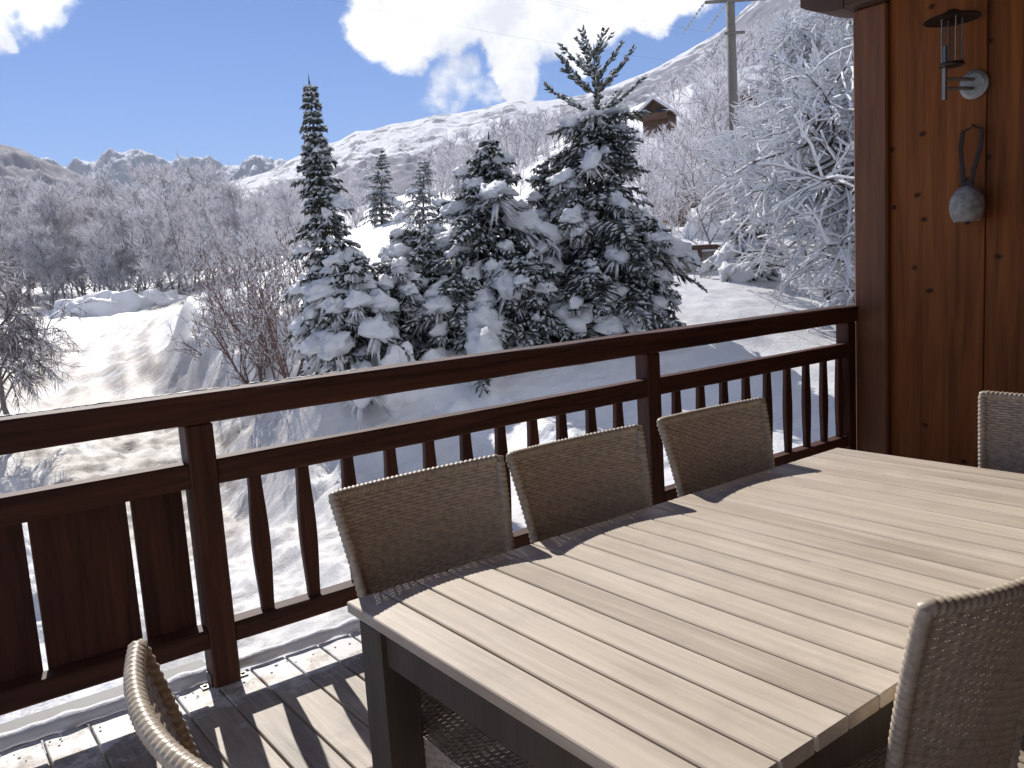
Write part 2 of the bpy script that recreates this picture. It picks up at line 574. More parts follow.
# solve for apparent slope so that near and far points weigh alike
sol = np.linalg.solve(A, np.concatenate([(cz - CAM_H) / np.exp(cw), np.zeros(3)]))


def ground_z(x, y):
    x = np.atleast_1d(np.asarray(x, float)); y = np.atleast_1d(np.asarray(y, float))
    u, wv = cam_uw(x, y)
    z = sol[n_c] + sol[n_c + 1] * u + sol[n_c + 2] * wv
    for i in range(n_c):
        z = z + sol[i] * tps_k(((u - cu[i]) * SU) ** 2 + ((wv - cw[i]) * SW) ** 2)
    z = z * np.exp(wv) + CAM_H
    D = 0.5958096 * x + 0.79199911 * y
    back = np.clip((6.5 - D) / 3.5, 0, 1)
    z = z * (1 - back) + (-1.3) * back
    near = np.clip((7.5 - np.hypot(x - 2.0, y - 0.5)) / 4.0, 0, 1)
    return np.minimum(z, 100.0) - near * 0.1


def gz(x, y):
    return float(ground_z(x, y)[0])


def at_ground(px, D):
    """stand on the snow in the vertical plane through pixel column px at depth D"""
    lat = (px - CX) / F_PX * D
    py = 290
    p = at(px, py, D)
    for _ in range(3):          # the horizon is tilted, so walk along the tilted column a little
        z = gz(p.x, p.y)
        py = py + (p.z - z) * F_PX / D
        p = at(px, py, D)
    return Vector((p.x, p.y, gz(p.x, p.y)))


# road: a broad cleared track, in world coordinates
ROAD = [at_ground(*q) for q in ((470, 6.3), (350, 8.2), (235, 11.5), (135, 16), (85, 22), (80, 32), (95, 48), (145, 70), (195, 95))]
ROADW = [2.2, 2.2, 2.3, 3.0, 3.3, 3.6, 4.2, 4.2, 3.5]


def road_mask(x, y):
    best = np.full(x.shape, -9.0)
    for i in range(len(ROAD) - 1):
        a, b = ROAD[i], ROAD[i + 1]
        dx, dy = b.x - a.x, b.y - a.y
        tt = np.clip(((x - a.x) * dx + (y - a.y) * dy) / (dx * dx + dy * dy), 0, 1)
        d = np.hypot(x - a.x - tt * dx, y - a.y - tt * dy)
        wd = ROADW[i] * (1 - tt) + ROADW[i + 1] * tt
        best = np.maximum(best, 1 - d / wd)
    return best


def fbm(x, y, s, octv=4, seed=0.0):
    out = np.empty(x.shape)
    for i, (a, b) in enumerate(zip(x, y)):
        out[i] = mnoise.fractal(Vector((a * s + seed, b * s - seed, seed * 0.37)), 0.9, 2.1, octv)
    return out


ang_in = np.radians(np.arange(-52, 50.01, 0.24))
ang_out = np.radians(np.concatenate([np.arange(50, 308, 3.0)]))
ANG = np.concatenate([ang_in, ang_out])
RAD = np.concatenate([np.geomspace(2.2, 6.0, 36)[:-1], np.geomspace(6.0, 26.0, 240)[:-1], np.geomspace(26.0, 420.0, 170)])
va = math.atan2(0.5958096, 0.79199911)
TH, RR = np.meshgrid(ANG, RAD, indexing='ij')
GX = (RR * np.sin(va + TH)).ravel(); GY = (RR * np.cos(va + TH)).ravel()
GZ = ground_z(GX, GY)
rm = road_mask(GX, GY)
dist = np.hypot(GX, GY)
big = fbm(GX, GY, 0.35, 4, 3.0)
fine = fbm(GX, GY, 2.4, 4, 11.0)
lat_ratio, _ = cam_uw(GX, GY)
rough_zone = np.clip((-0.05 - lat_ratio) / 0.12, 0, 1) * np.clip((30 - dist) / 12, 0, 1)     # churned, ploughed snow on the left
fade = np.clip(dist / 9.0, 0.35, 1.0)
GZ = GZ + big * 0.10 * fade * np.clip(dist / 12, .6, 2.5) + fine * (0.02 + 0.12 * rough_zone * np.clip(1 - 3.0 * np.maximum(rm, 0), 0.5, 1)) * np.clip(dist / 8, .6, 1.25)
GZ = GZ + fbm(GX, GY, 6.0, 3, 23.0) * 0.02 * rough_zone * np.clip(1 - 3.0 * np.maximum(rm, 0), 0.5, 1) * np.clip(dist / 9, .6, 1.4)
on_road = np.clip(rm / 0.25, 0, 1)
GZ = GZ - on_road * 0.10 + on_road * (fbm(GX, GY, 1.1, 5, 31.0) * 0.045 + 0.035 * np.cos(6.283 * 3.2 * rm + 2.0 * fbm(GX, GY, 0.25, 2, 17.0)))
verge = np.exp(-((rm + 0.22) / 0.20) ** 2) * (dist < 60) * (dist > 7)
GZ = GZ + verge * (0.16 + 0.20 * np.maximum(0, fine)) * np.clip(dist / 14, .5, 1.6)
BANK = [at_ground(*q) for q in ((200, 33), (186, 28), (192, 24), (222, 20.5), (268, 17.2), (318, 14.8))]
bd = np.full(GX.shape, 99.0); bs_along = np.zeros(GX.shape)
for i in range(len(BANK) - 1):
    a, b = BANK[i], BANK[i + 1]
    dx, dy = b.x - a.x, b.y - a.y
    tt = np.clip(((GX - a.x) * dx + (GY - a.y) * dy) / (dx * dx + dy * dy), 0, 1)
    d = np.hypot(GX - a.x - tt * dx, GY - a.y - tt * dy)
    side_ = np.sign((GX - a.x) * dy - (GY - a.y) * dx)
    upd = d < bd
    bd = np.where(upd, d, bd); bs_along = np.where(upd, (i + tt) * np.where(d > 0, 1, 1), bs_along)
    bside = np.where(upd, side_, bside) if i else side_
bh = np.interp(bs_along, [0, 1, 2, 3, 4, 5], [0.6, 1.2, 1.5, 1.3, 1.0, 0.3]) * (1 + 0.35 * fbm(GX, GY, 0.9, 3, 5.0))
GZ = GZ + bh * np.exp(-(bd / np.where(bside > 0, 0.5, 1.7)) ** 2) * (1 - 0.4 * on_road)
GZ = GZ + np.exp(-(bd / 1.6) ** 2) * np.maximum(0, fbm(GX, GY, 2.0, 4, 8.0)) * 0.16
under = (GX > -3) & (GX < 6) & (GY < 3.4) & (GY > -3)
GZ = np.where(under, np.minimum(GZ, -0.6), GZ)
nA, nR = len(ANG), len(RAD)
ii, jj = np.meshgrid(np.arange(nA), np.arange(nR - 1), indexing='ij')
i2 = (ii + 1) % nA
Q = np.stack([ii * nR + jj, ii * nR + jj + 1, i2 * nR + jj + 1, i2 * nR + jj], -1).reshape(-1, 4)
fr = rm[Q].mean(1) > 0.02
fr &= (dist[Q].mean(1) < 110)


def mesh_np(name, V, F, mats, smooth=True, attrs=None):
    used = np.unique(F)
    remap = np.full(len(V), -1); remap[used] = np.arange(len(used))
    me = bpy.data.meshes.new(name)
    me.from_pydata(V[used].tolist(), [], remap[F].tolist())
    for q in (mats if isinstance(mats, (list, tuple)) else [mats]):
        me.materials.append(q)
    for k, a in (attrs or {}).items():
        at_ = me.attributes.new(k, 'FLOAT', 'POINT')
        at_.data.foreach_set('value', a[used].astype(np.float32))
    if smooth:
        me.polygons.foreach_set('use_smooth', [True] * len(F))
    me.update()
    o = bpy.data.objects.new(name, me)
    COL.objects.link(o)
    return o


# road material: packed snow with brown grit showing through along the wheel tracks
mt, t, bs = new_mat('packed_gritty_snow')
c = t.n('ShaderNodeTexCoord')
a1 = t.n('ShaderNodeTexNoise', i_Scale=0.55, i_Detail=9.0, i_Roughness=0.72, i_Distortion=0.8)
a2 = t.n('ShaderNodeTexNoise', i_Scale=7.0, i_Detail=6.0, i_Roughness=0.7)
for q in (a1, a2):
    t.l(c.outputs['Object'], q.inputs['Vector'])
atn = t.n('ShaderNodeAttribute', attribute_name='road')
g = t.math('ADD', t.math('MULTIPLY', a1.outputs['Fac'], 0.8), t.math('MULTIPLY', a2.outputs['Fac'], 0.35))
g = t.rng(g, 0.42, 0.64, 0, 1, True)
g = t.math('MULTIPLY', g, t.rng(atn.outputs['Fac'], 0.0, 0.35))
t.l(t.mix(g, (0.66, 0.65, 0.65), (0.31, 0.27, 0.235)), bs.inputs['Base Color'])
bs.inputs['Roughness'].default_value = 0.6
bump(t, bs, t.math('ADD', a1.outputs['Fac'], a2.outputs['Fac']), 0.45, 0.05)
M['road'] = mt

GV = np.stack([GX, GY, GZ], 1)
tag(mesh_np('snowy_ground', GV, Q[~fr], M['snow']), kind='structure', label='deep snow covering the garden slope and valley')
tag(mesh_np('road', GV, Q[fr], M['road'], attrs={'road': np.clip(rm, 0, 1) * np.clip((dist - 9) / 12, 0.12, 1)}), kind='structure', label='ploughed snowy road with brown grit showing through')


# ------------------------------------------------------------------ mountains
def mountain_mat(name, snow, rock, scale, lo, hi, streak=3.0):
    mt, t, bs = new_mat(name)
    c = t.n('ShaderNodeTexCoord')
    mp = t.n('ShaderNodeMapping'); mp.inputs['Scale'].default_value = (scale, scale, scale * streak)
    t.l(c.outputs['Object'], mp.inputs['Vector'])
    a = t.n('ShaderNodeTexNoise', i_Scale=1.0, i_Detail=10.0, i_Roughness=0.68)
    t.l(mp.outputs[0], a.inputs['Vector'])
    at_ = t.n('ShaderNodeAttribute', attribute_name='wooded')
    geo = t.n('ShaderNodeNewGeometry')
    sx = t.n('ShaderNodeSeparateXYZ'); t.l(geo.outputs['Normal'], sx.inputs[0])
    steep = t.rng(sx.outputs['Z'], 0.95, 0.45, 0, 0.35)
    f = t.math('ADD', a.outputs['Fac'], t.math('ADD', t.math('MULTIPLY', at_.outputs['Fac'], 0.55), steep))
    f = t.rng(f, lo, hi, 0, 1, True)
    t.l(t.mix(f, snow, rock), bs.inputs['Base Color'])
    bs.inputs['Roughness'].default_value = 0.9
    bs.inputs['Specular IOR Level'].default_value = 0.1
    bump(t, bs, a.outputs['Fac'], 0.6, 0.02 / scale)
    return mt


def ridge(name, sky, D0, z0, D1, mat, label, seed, amp, wood_fn, rough_s, step=1.3, rows=110, back=1.4):
    """a mountain flank from its foot (D0,z0) up to a skyline given as pixel column / row at depth D1"""
    xs = np.arange(sky[0][0], sky[-1][0] + 0.1, step)
    ys = np.interp(xs, [p[0] for p in sky], [p[1] for p in sky])
    V, Wd = [], []
    tt = np.concatenate([np.linspace(0, 1, rows), 1 + np.linspace(0.05, 1, 10)])
    rng_ = random.Random(seed)
    for a, b in zip(xs, ys):
        top = at(a, b, D1)
        foot = at(a, 280, D0); foot.z = z0
        beyond = at(a, b, D1 * back); beyond.z = top.z * 0.55
        for s in tt:
            if s <= 1:
                p = foot.lerp(top, s)
                p.z = foot.z + (top.z - foot.z) * (s ** 1.15)
                q = p * rough_s
                nv = mnoise.fractal(Vector((q.x, q.y, seed * 3.1)), 0.85, 2.0, 7)
                rg = mnoise.ridged_multi_fractal(Vector((q.x * 0.6, q.y * 0.6, seed * 1.7)), 0.9, 2.0, 6, 1.0, 2.0)
                env = math.sin(math.pi * min(1, s)) ** 0.6 * 0.9 + 0.10
                p.z += amp * env * (nv * 0.5 + (rg - 1.0) * 0.5)
            else:
                p = top.lerp(beyond, s - 1)
            V.append(p[:]); Wd.append(wood_fn(a, s))
    nx, nr = len(xs), len(tt)
    ii, jj = np.meshgrid(np.arange(nx - 1), np.arange(nr - 1), indexing='ij')
    Fq = np.stack([ii * nr + jj, (ii + 1) * nr + jj, (ii + 1) * nr + jj + 1, ii * nr + jj + 1], -1).reshape(-1, 4)
    o = mesh_np(name, np.array(V), Fq, mat, True, {'wooded': np.array(Wd)})
    return tag(o, label, kind='structure')


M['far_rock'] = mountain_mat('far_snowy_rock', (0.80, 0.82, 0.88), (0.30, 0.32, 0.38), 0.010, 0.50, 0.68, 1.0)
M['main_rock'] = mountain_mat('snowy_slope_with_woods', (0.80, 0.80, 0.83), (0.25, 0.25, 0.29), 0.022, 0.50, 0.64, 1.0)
M['hill_rock'] = mountain_mat('snowy_wooded_hillside', (0.72, 0.72, 0.76), (0.30, 0.29, 0.32), 0.05, 0.50, 0.85, 1.0)
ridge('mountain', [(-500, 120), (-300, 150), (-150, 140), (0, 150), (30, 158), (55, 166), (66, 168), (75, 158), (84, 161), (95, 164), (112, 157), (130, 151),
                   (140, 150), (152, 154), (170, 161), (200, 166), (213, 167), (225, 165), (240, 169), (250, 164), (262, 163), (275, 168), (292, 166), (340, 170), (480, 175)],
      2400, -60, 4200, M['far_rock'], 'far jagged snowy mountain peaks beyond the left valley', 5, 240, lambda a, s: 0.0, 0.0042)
ridge('mountain', [(150, 196), (205, 186), (240, 180), (268, 172), (290, 160), (318, 147), (340, 141), (356, 131), (372, 130), (392, 124), (410, 122), (436, 115),
                   (460, 113), (482, 109), (505, 102), (520, 100), (545, 101), (560, 99), (580, 96), (610, 87), (640, 75), (660, 66), (690, 49), (720, 32), (745, 8), (775, -20),
                   (860, -90), (1000, -190), (1200, -280)],
      420, 10, 1500, M['main_rock'], 'bright snow ridge rising to the right behind the conifers', 9, 13,
      lambda a, s: max(0.0, 1 - s * 1.5) * 1.0 + (0.18 if a > 560 and s < 0.93 else 0.0), 0.03)
ridge('mountain', [(-600, 60), (-300, 100), (-150, 118), (0, 145), (25, 152), (45, 161), (70, 172), (100, 185), (140, 210)],
      300, 6, 900, M['hill_rock'], 'dark wooded shoulder of hill at far left', 14, 25, lambda a, s: 0.75, 0.02)


# ------------------------------------------------------------------ chalet: side wall, corner board, beam, roof
chalet = tag(empty('chalet', (5.17, 1.5, 0)), 'brown timber chalet side wall with vertical boards closing the balcony on the right', 'chalet')


def place(o, parent):
    """parent o to an unrotated empty and keep it where its vertices say"""
    o.parent = parent
    o.location = -parent.location
    return o


mb = MB()
edges = [3.0 - 0.20, 2.224, 1.694, 1.164, 0.634, 0.104, -0.426, -0.956, -1.5]
for k in range(len(edges) - 1):
    mb.box(5.172 + (0.003 if k % 2 else 0), 5.30, edges[k + 1] + 0.002, edges[k] - 0.002, -0.9, 3.6, b=0.004)
mb.box(5.19, 5.29, -1.5, 2.98, -0.9, 3.55)
place(mb.build('wall', M['wall']), chalet)
mb = MB()
mb.box(5.125, 5.32, 2.79, 3.015, -0.9, 2.94, b=0.012)
place(mb.build('corner_board', M['trim']), chalet)
mb = MB()
mb.box(5.03, 5.34, -1.4, 3.02, 2.943, 3.12, b=0.012)
nx = 8
for k in range(nx):                                 # tail of the beam, cut to a curve
    s0, s1 = k / nx, (k + 1) / nx
    za, zb = 2.946 + 0.085 * s0 ** 2.2, 2.946 + 0.085 * s1 ** 2.2
    ya, yb = 3.02 + 0.30 * s0, 3.02 + 0.30 * s1
    vs = [(x, y, z) for (y, z0) in ((ya, za), (yb, zb)) for x in (5.032, 5.338) for z in (z0, 3.118)]
    mb.add(vs, [(0, 1, 3, 2), (4, 6, 7, 5), (0, 4, 5, 1), (2, 3, 7, 6), (0, 2, 6, 4), (1, 5, 7, 3)])
place(mb.build('roof_beam', M['beam']), chalet)
mb = MB()
mb.box(-1.6, 6.2, -1.5, 3.10, 3.14, 3.26, b=0.01)
rf = place(mb.build('roof', M['beam']), chalet)
mb = MB()
mb.box(-1.6, 5.1, -1.62, -1.5, -0.9, 3.12)
place(mb.build('house_wall', M['wall']), chalet)

# ------------------------------------------------------------------ balcony deck
mb = MB()
x = 0.685 - 0.142 * 16
while x < 5.1:
    mb.box(x + 0.0035, x + 0.1385, -1.48, 3.09, -0.032, 0.0, b=0.003)
    x += 0.142
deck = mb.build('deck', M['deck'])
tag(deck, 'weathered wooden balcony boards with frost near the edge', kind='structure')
mb = MB()
for y in (-1.2, 0.2, 1.6, 2.95):
    mb.box(-1.55, 5.1, y, y + 0.09, -0.20, -0.034)
tag(mb.build('deck_joists', M['beam']), 'joists carrying the balcony boards', kind='structure')
mb = MB()
mb.box(-1.6, 0.86, 3.20, 3.32, -0.06, -0.005, b=0.004)
tag(mb.build('flashing', M['fascia']), 'grey metal flashing strip running along the outside of the balcony edge', 'flashing')

# snow left lying on the balcony edge
rs = random.Random(4)
mb = MB()
ps, rr = [], []
x = -1.6
while x < 5.05:
    ps.append((x, 3.118 + 0.008 * mnoise.noise(Vector((x * 3, 1, 0))), 0.018))
    rr.append(0.027 + 0.011 * mnoise.noise(Vector((x * 13, 5, 0))) + 0.012 * mnoise.noise(Vector((x * 2.2, 7, 0))))
    x += 0.02
mb.tube(ps, rr, 10)
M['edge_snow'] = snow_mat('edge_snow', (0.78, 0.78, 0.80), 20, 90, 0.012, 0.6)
tag(mb.build('snow_roll', M['edge_snow'], smooth=True), 'long rounded roll of snow lying along the outer edge of the deck', 'snow roll')
mb = MB()
for k in range(110):
    cxx = rs.choice((0.73, 1.02, 0.30, 0.1, 1.4, -0.3)) + rs.gauss(0, 0.09)
    cyy = min(3.085, 3.08 - abs(rs.gauss(0, 0.07)))
    r_ = rs.uniform(0.0015, 0.0055)
    mb.blob(Vector((cxx, cyy, r_ * 0.3)), (r_, 0, 0), r_, r_ * 0.7, seed=k, nu=6, nv=4)
tag(mb.build('snow_crumbs', M['edge_snow']), 'loose snow crumbs scattered on the outer ends of the deck boards', kind='stuff')

# ------------------------------------------------------------------ railing
rail = tag(empty('balcony_railing', (2.4, 3.03, 0)), 'dark brown timber balcony railing with shaped balusters and solid boards at left', 'railing')
POSTS = (0.812, 3.143)
for k, px in enumerate(POSTS):
    mb = MB(); mb.box(px, px + 0.098, 3.0, 3.094, 0.004, 0.984, b=0.006)
    po = place(mb.build('post', M['rail_z']), rail)
    for sx in (-1, 1):
        mb = MB()
        xa = px - 0.002 if sx < 0 else px + 0.100
        mb.box(min(xa, xa + sx * 0.034), max(xa, xa + sx * 0.034), 3.03, 3.072, 0.001, 0.006)
        mb.box(min(xa, xa + sx * 0.004), max(xa, xa + sx * 0.004), 3.03, 3.072, 0.0061, 0.05)
        mb.lathe([(0.0, 0.013), (0.007, 0.012), (0.008, 0.006)], 6, tf=lambda p, xa=xa, sx=sx: p + Vector((xa + sx * 0.020, 3.051, 0)))
        br = mb.build('bracket', M['steel'])
        br.parent = po
    # last post where the rail meets the wall, and one far left, come below
for px in (-1.50, 5.03):
    mb = MB(); mb.box(px, px + 0.09, 3.0, 3.094, 0.004, 0.984, b=0.006)
    place(mb.build('post', M['rail_z']), rail)


def wavy_box(mb, x0, x1, y0, y1, z0, z1, b, n=60, a=0.002):
    """a long hand-planed beam: its edges wander a little"""
    prof = [(y0 + b, z0), (y1 - b, z0), (y1, z0 + b), (y1, z1 - b), (y1 - b, z1), (y0 + b, z1), (y0, z1 - b), (y0, z0 + b)]
    vs, fs = [], []
    for i in range(n + 1):
        x = x0 + (x1 - x0) * i / n
        for k, (y, z) in enumerate(prof):
            vs.append((x, y + a * mnoise.noise(Vector((x * 3, k * 5.1, y0 * 9))), z + a * mnoise.noise(Vector((x * 2.3, k * 3.3, z0 * 7 + 4)))))
    for i in range(n):
        for k in range(8):
            k2 = (k + 1) % 8
            fs.append((i * 8 + k, i * 8 + k2, (i + 1) * 8 + k2, (i + 1) * 8 + k))
    fs += [tuple(range(8))[::-1], tuple(n * 8 + k for k in range(8))]
    mb.add(vs, fs)


mb = MB(); wavy_box(mb, -1.6, 5.12, 2.985, 3.115, 0.987, 1.093, 0.008, 120, 0.003)
top_rail = place(mb.build('top_rail', M['rail_x']), rail)
for xa, xb in ((-1.41, 0.810), (0.912, 3.141), (3.243, 5.028)):
    mb = MB(); wavy_box(mb, xa, xb, 3.006, 3.082, 0.757, 0.848, 0.006, 50)
    place(mb.build('middle_rail', M['rail_x']), rail)
    mb = MB(); wavy_box(mb, xa, xb, 3.004, 3.084, 0.156, 0.231, 0.006, 50)
    place(mb.build('bottom_rail', M['rail_x']), rail)


def baluster(x, rnd):
    """flat sawn baluster: slim at both ends, fuller in the middle"""
    mb = MB()
    z0, z1 = 0.233, 0.755
    N = 16
    vs, fs = [], []
    for i in range(N + 1):
        s = i / N
        hw = 0.0235 + 0.0105 * math.sin(math.pi * s) ** 1.5
        for (dx, dy) in ((-hw, 0.005), (-hw + 0.003, 0), (hw - 0.003, 0), (hw, 0.005), (hw, 0.027), (-hw, 0.027)):
            vs.append((x + dx + rnd, 3.030 + dy, z0 + (z1 - z0) * s))
    for i in range(N):
        for k in range(6):
            k2 = (k + 1) % 6
            fs.append((i * 6 + k, i * 6 + k2, (i + 1) * 6 + k2, (i + 1) * 6 + k))
    mb.add(vs, fs)
    return place(mb.build('baluster', M['rail_z']), rail)


for x in [1.052, 1.242, 1.435, 1.63, 1.82, 2.012, 2.205, 2.395, 2.575, 2.768, 2.958]:
    baluster(x, 0)
for x in [3.401, 3.6, 3.802, 4.006, 4.21, 4.412, 4.612, 4.805, 4.985]:
    baluster(x, 0)
gx = [-1.40, -1.29, -0.973, -0.656, -0.340, -0.023, 0.293, 0.609, 0.798]
for a, b in zip(gx[:-1], gx[1:]):
    mb = MB(); mb.box(a + 0.016, b, 3.086, 3.108, 0.165, 0.80, b=0.004)
    place(mb.build('infill_board', M['rail_z']), rail)
mb = MB()                                              # white lumps modelling the sunlit glint of the wet, frosty rail along its far edge
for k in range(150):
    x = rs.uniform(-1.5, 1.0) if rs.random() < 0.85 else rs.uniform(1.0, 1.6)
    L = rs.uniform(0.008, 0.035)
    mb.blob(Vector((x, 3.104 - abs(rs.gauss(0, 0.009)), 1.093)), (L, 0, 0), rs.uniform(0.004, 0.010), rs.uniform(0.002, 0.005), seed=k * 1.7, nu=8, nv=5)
tag(mb.build('rail_glint_crust', M['edge_snow'], smooth=True), 'thin white lumps standing in for the frosty sunlit glint along the far edge of the top rail', kind='stuff')

# ------------------------------------------------------------------ dining table
TX0, PITCH, NPL = 0.7435, 0.0886, 22
TX1 = TX0 + PITCH * NPL
TY0, TY1 = 0.658, 1.652
table = tag(empty('dining_table', ((TX0 + TX1) / 2, (TY0 + TY1) / 2, 0)), 'large pale wooden slatted outdoor dining table on dark square legs', 'table')
mb = MB()
for k in range(NPL):
    x0 = TX0 + PITCH * k
    mb.box(x0 + 0.0028, x0 + PITCH - 0.0028, TY0, TY1, 0.724, 0.75, b=0.0025)
mb.box(TX0 + 0.02, TX1 - 0.02, TY0 + 0.02, TY1 - 0.02, 0.715, 0.7225, mi=1)
mb.box(TX0 + PITCH * 10 - 0.0025, TX0 + PITCH * 10 + 0.0025, 1.00, 1.07, 0.735, 0.7478)
place(mb.build('tabletop', [M['table'], M['table_frame']]), table)
mb = MB()
for y in (TY0 + 0.03, TY1 - 0.055):
    mb.box(TX0 + 0.11, TX1 - 0.11, y, y + 0.025, 0.63, 0.714, b=0.002)
for x in (TX0 + 0.03, TX1 - 0.055):
    mb.box(x, x + 0.025, TY0 + 0.12, TY1 - 0.12, 0.63, 0.714, b=0.002)
place(mb.build('apron', M['table_frame']), table)
for x in (TX0 + 0.014, TX1 - 0.104):
    for y in (TY0 + 0.03, TY1 - 0.12):
        mb = MB(); mb.box(x, x + 0.09, y, y + 0.09, 0.001, 0.7145, b=0.004)
        place(mb.build('leg', M['table_frame']), table)


# ------------------------------------------------------------------ woven chairs
def weave(mb, surf, nu, nv, amp=0.0017, fill=1.24, th=0.0024):
    """nv flat strands woven over and under nu stakes on the surface surf(u,v)->(point, normal)"""
    eps = 1.0 / nv * 0.5 * fill
    for i in range(nv):
        v = (i + 0.5) / nv
        vs, fs = [], []
        for j in range(2 * nu + 1):
            u = j / (2 * nu)
            ph = (j // 2 + i) % 2
            o = 0.0 if j % 2 == 0 else (amp if ph else -amp)
            p, nn = surf(u, v)
            q1, _ = surf(u, v + eps)
            q0, _ = surf(u, v - eps)
            vs += [tuple(q0 + nn * o), tuple(p + nn * (o + th)), tuple(q1 + nn * o), tuple(p + nn * (o - th))]
        for j in range(2 * nu):
            for k in range(4):
                k2 = (k + 1) % 4
                fs.append((j * 4 + k, (j + 1) * 4 + k, (j + 1) * 4 + k2, j * 4 + k2))
        mb.add(vs, fs)
    for j in range(nu):
        u = (j + 0.5) / nu
        pts_ = [surf(u, v)[0] for v in np.linspace(0, 1, 14)]
        mb.tube(pts_, 0.0016, 4)


def wrapped(mb, pts, r, pitch=0.011, n=9, amp=0.16):
    """a rim bound with a spiral of strand"""
    pts = [Vector(p) for p in pts]
    cum = [0.0]
    for a, b in zip(pts[:-1], pts[1:]):
        cum.append(cum[-1] + (b - a).length)
    L = cum[-1]
    N = int(L / (pitch / 4))
    vs, fs = [], []
    prev = None
    for i in range(N + 1):
        s = L * i / N
        k = max(0, min(len(pts) - 2, next((q for q in range(len(cum) - 1) if cum[q + 1] >= s), len(pts) - 2)))
        d = (pts[k + 1] - pts[k])
        p = pts[k] + d * ((s - cum[k]) / max(d.length, 1e-9))
        d.normalize()
        if prev is None:
            u = d.cross(Vector((0, 1, 0.2))).normalized()
        else:
            u = (prev - d * prev.dot(d)).normalized()
        prev = u
        vv = d.cross(u)
        for q in range(n):
            an = 2 * math.pi * q / n
            h = (s / pitch + an / (2 * math.pi)) % 1.0
            rad = r * (1 + amp * (math.sin(math.pi * h) - 0.7))
            w_ = p + (u * math.cos(an) + vv * math.sin(an)) * rad
            vs.append((w_.x, w_.y, w_.z))
    for i in range(N):
        for q in range(n):
            q2 = (q + 1) % n
            fs.append((i * n + q, i * n + q2, (i + 1) * n + q2, (i + 1) * n + q))
    mb.add(vs, fs)


BZ0, BZ1 = 0.42, 0.953


def back_pt(u, v):
    """backrest surface; u across 0..1, v up 0..1; the sitter faces -Y"""
    a = u * 2 - 1
    hw = 0.193 + 0.052 * max(v, 0.0) ** 1.3
    z = BZ0 + (BZ1 - BZ0) * v - 0.009 * v * (1 - a * a)
    y = 0.200 + 0.027 * v + 0.065 * v ** 2 + (0.018 + 0.027 * v) * (1 - a * a)
    return Vector((a * hw, y, z))


def back_surf(u, v):
    p = back_pt(u, v)
    du = back_pt(u + 0.01, v) - back_pt(u - 0.01, v)
    dv = back_pt(u, v + 0.01) - back_pt(u, v - 0.01)
    return p, du.cross(dv).normalized()


def seat_surf(u, v):
    a = u * 2 - 1
    b = v * 2 - 1
    return Vector((a * (0.205 - 0.015 * v), b * 0.205, 0.438 - 0.012 * (1 - a * a) * (1 - b * b))), Vector((0, 0, 1))


def make_chair():
    root = empty('woven_chair')
    mb = MB(); weave(mb, back_surf, 22, 66)
    back = mb.build('backrest', M['wicker'], root)
    mb = MB()
    path = [back_pt(0, v) for v in np.linspace(0, 0.992, 16)]
    c0 = back_pt(0.0, 1.0); c1 = back_pt(1.0, 1.0)
    path += [back_pt(0.004, 0.9985)] + [back_pt(u, 1.0) for u in np.linspace(0.018, 0.982, 18)] + [back_pt(0.996, 0.9985)]
    path += [back_pt(1, v) for v in np.linspace(0.992, 0, 16)]
    wrapped(mb, path, 0.0130, pitch=0.0135, amp=0.30)
    mb.build('rim', M['wicker'], back, smooth=True)
    mb = MB(); weave(mb, seat_surf, 20, 46)
    seat = mb.build('seat', M['wicker'], root)
    mb = MB()
    ring = [(-0.205, -0.205), (0.205, -0.205), (0.19, 0.205), (-0.19, 0.205)]
    for (xa, ya), (xb, yb) in zip(ring, ring[1:] + ring[:1]):
        def side(u, v, xa=xa, ya=ya, xb=xb, yb=yb):
            nn = Vector((yb - ya, xa - xb, 0)).normalized()
            return Vector((xa + (xb - xa) * u, ya + (yb - ya) * u, 0.36 + 0.075 * v)), nn
        weave(mb, side, 18, 9)
    mb.build('seat_frame', M['wicker'], root)
    for sx in (-1, 1):
        for sy in (-1, 1):
            mb = MB()
            tx = 0.185 * sx if sy < 0 else 0.170 * sx
            wrapped(mb, [(tx, 0.185 * sy, 0.37), (tx * 0.98, 0.188 * sy, 0.2), (tx * 0.96, (0.19 if sy < 0 else 0.205) * sy, 0.003)], 0.019, 0.012, 8)
            mb.build('leg', M['wicker'], root, smooth=True)
    return root


CHAIRS = [((1.045, 1.500), 0.0, 'beige woven chair on the rail side of the table, nearest the left table corner'),
          ((1.560, 1.490), -0.02, 'beige woven chair between two others, in front of the middle railing post'),
          ((2.150, 1.485), -0.05, 'beige woven chair beside the railing, closest to the wooden wall '),
          ((1.360, 0.825), math.pi - 0.05, 'beige woven chair seen from behind at the lower right, tucked under the near table edge'),
          ((0.530, 1.000), math.pi / 2, 'beige woven chair with a sunlit rim at the left short end of the table'),
          ((2.577, 0.990), -math.pi / 2, 'beige woven chair at the far short end of the table before the brown wall')]
proto = make_chair()
for i, ((x, y), rz, lab) in enumerate(CHAIRS):
    o = proto if i == 0 else copy_tree(proto)
    o.location = (x, y, 0.0)
    o.rotation_euler = (0, 0, rz)
    tag(o, lab, 'chair', 'woven chairs around the dining table')

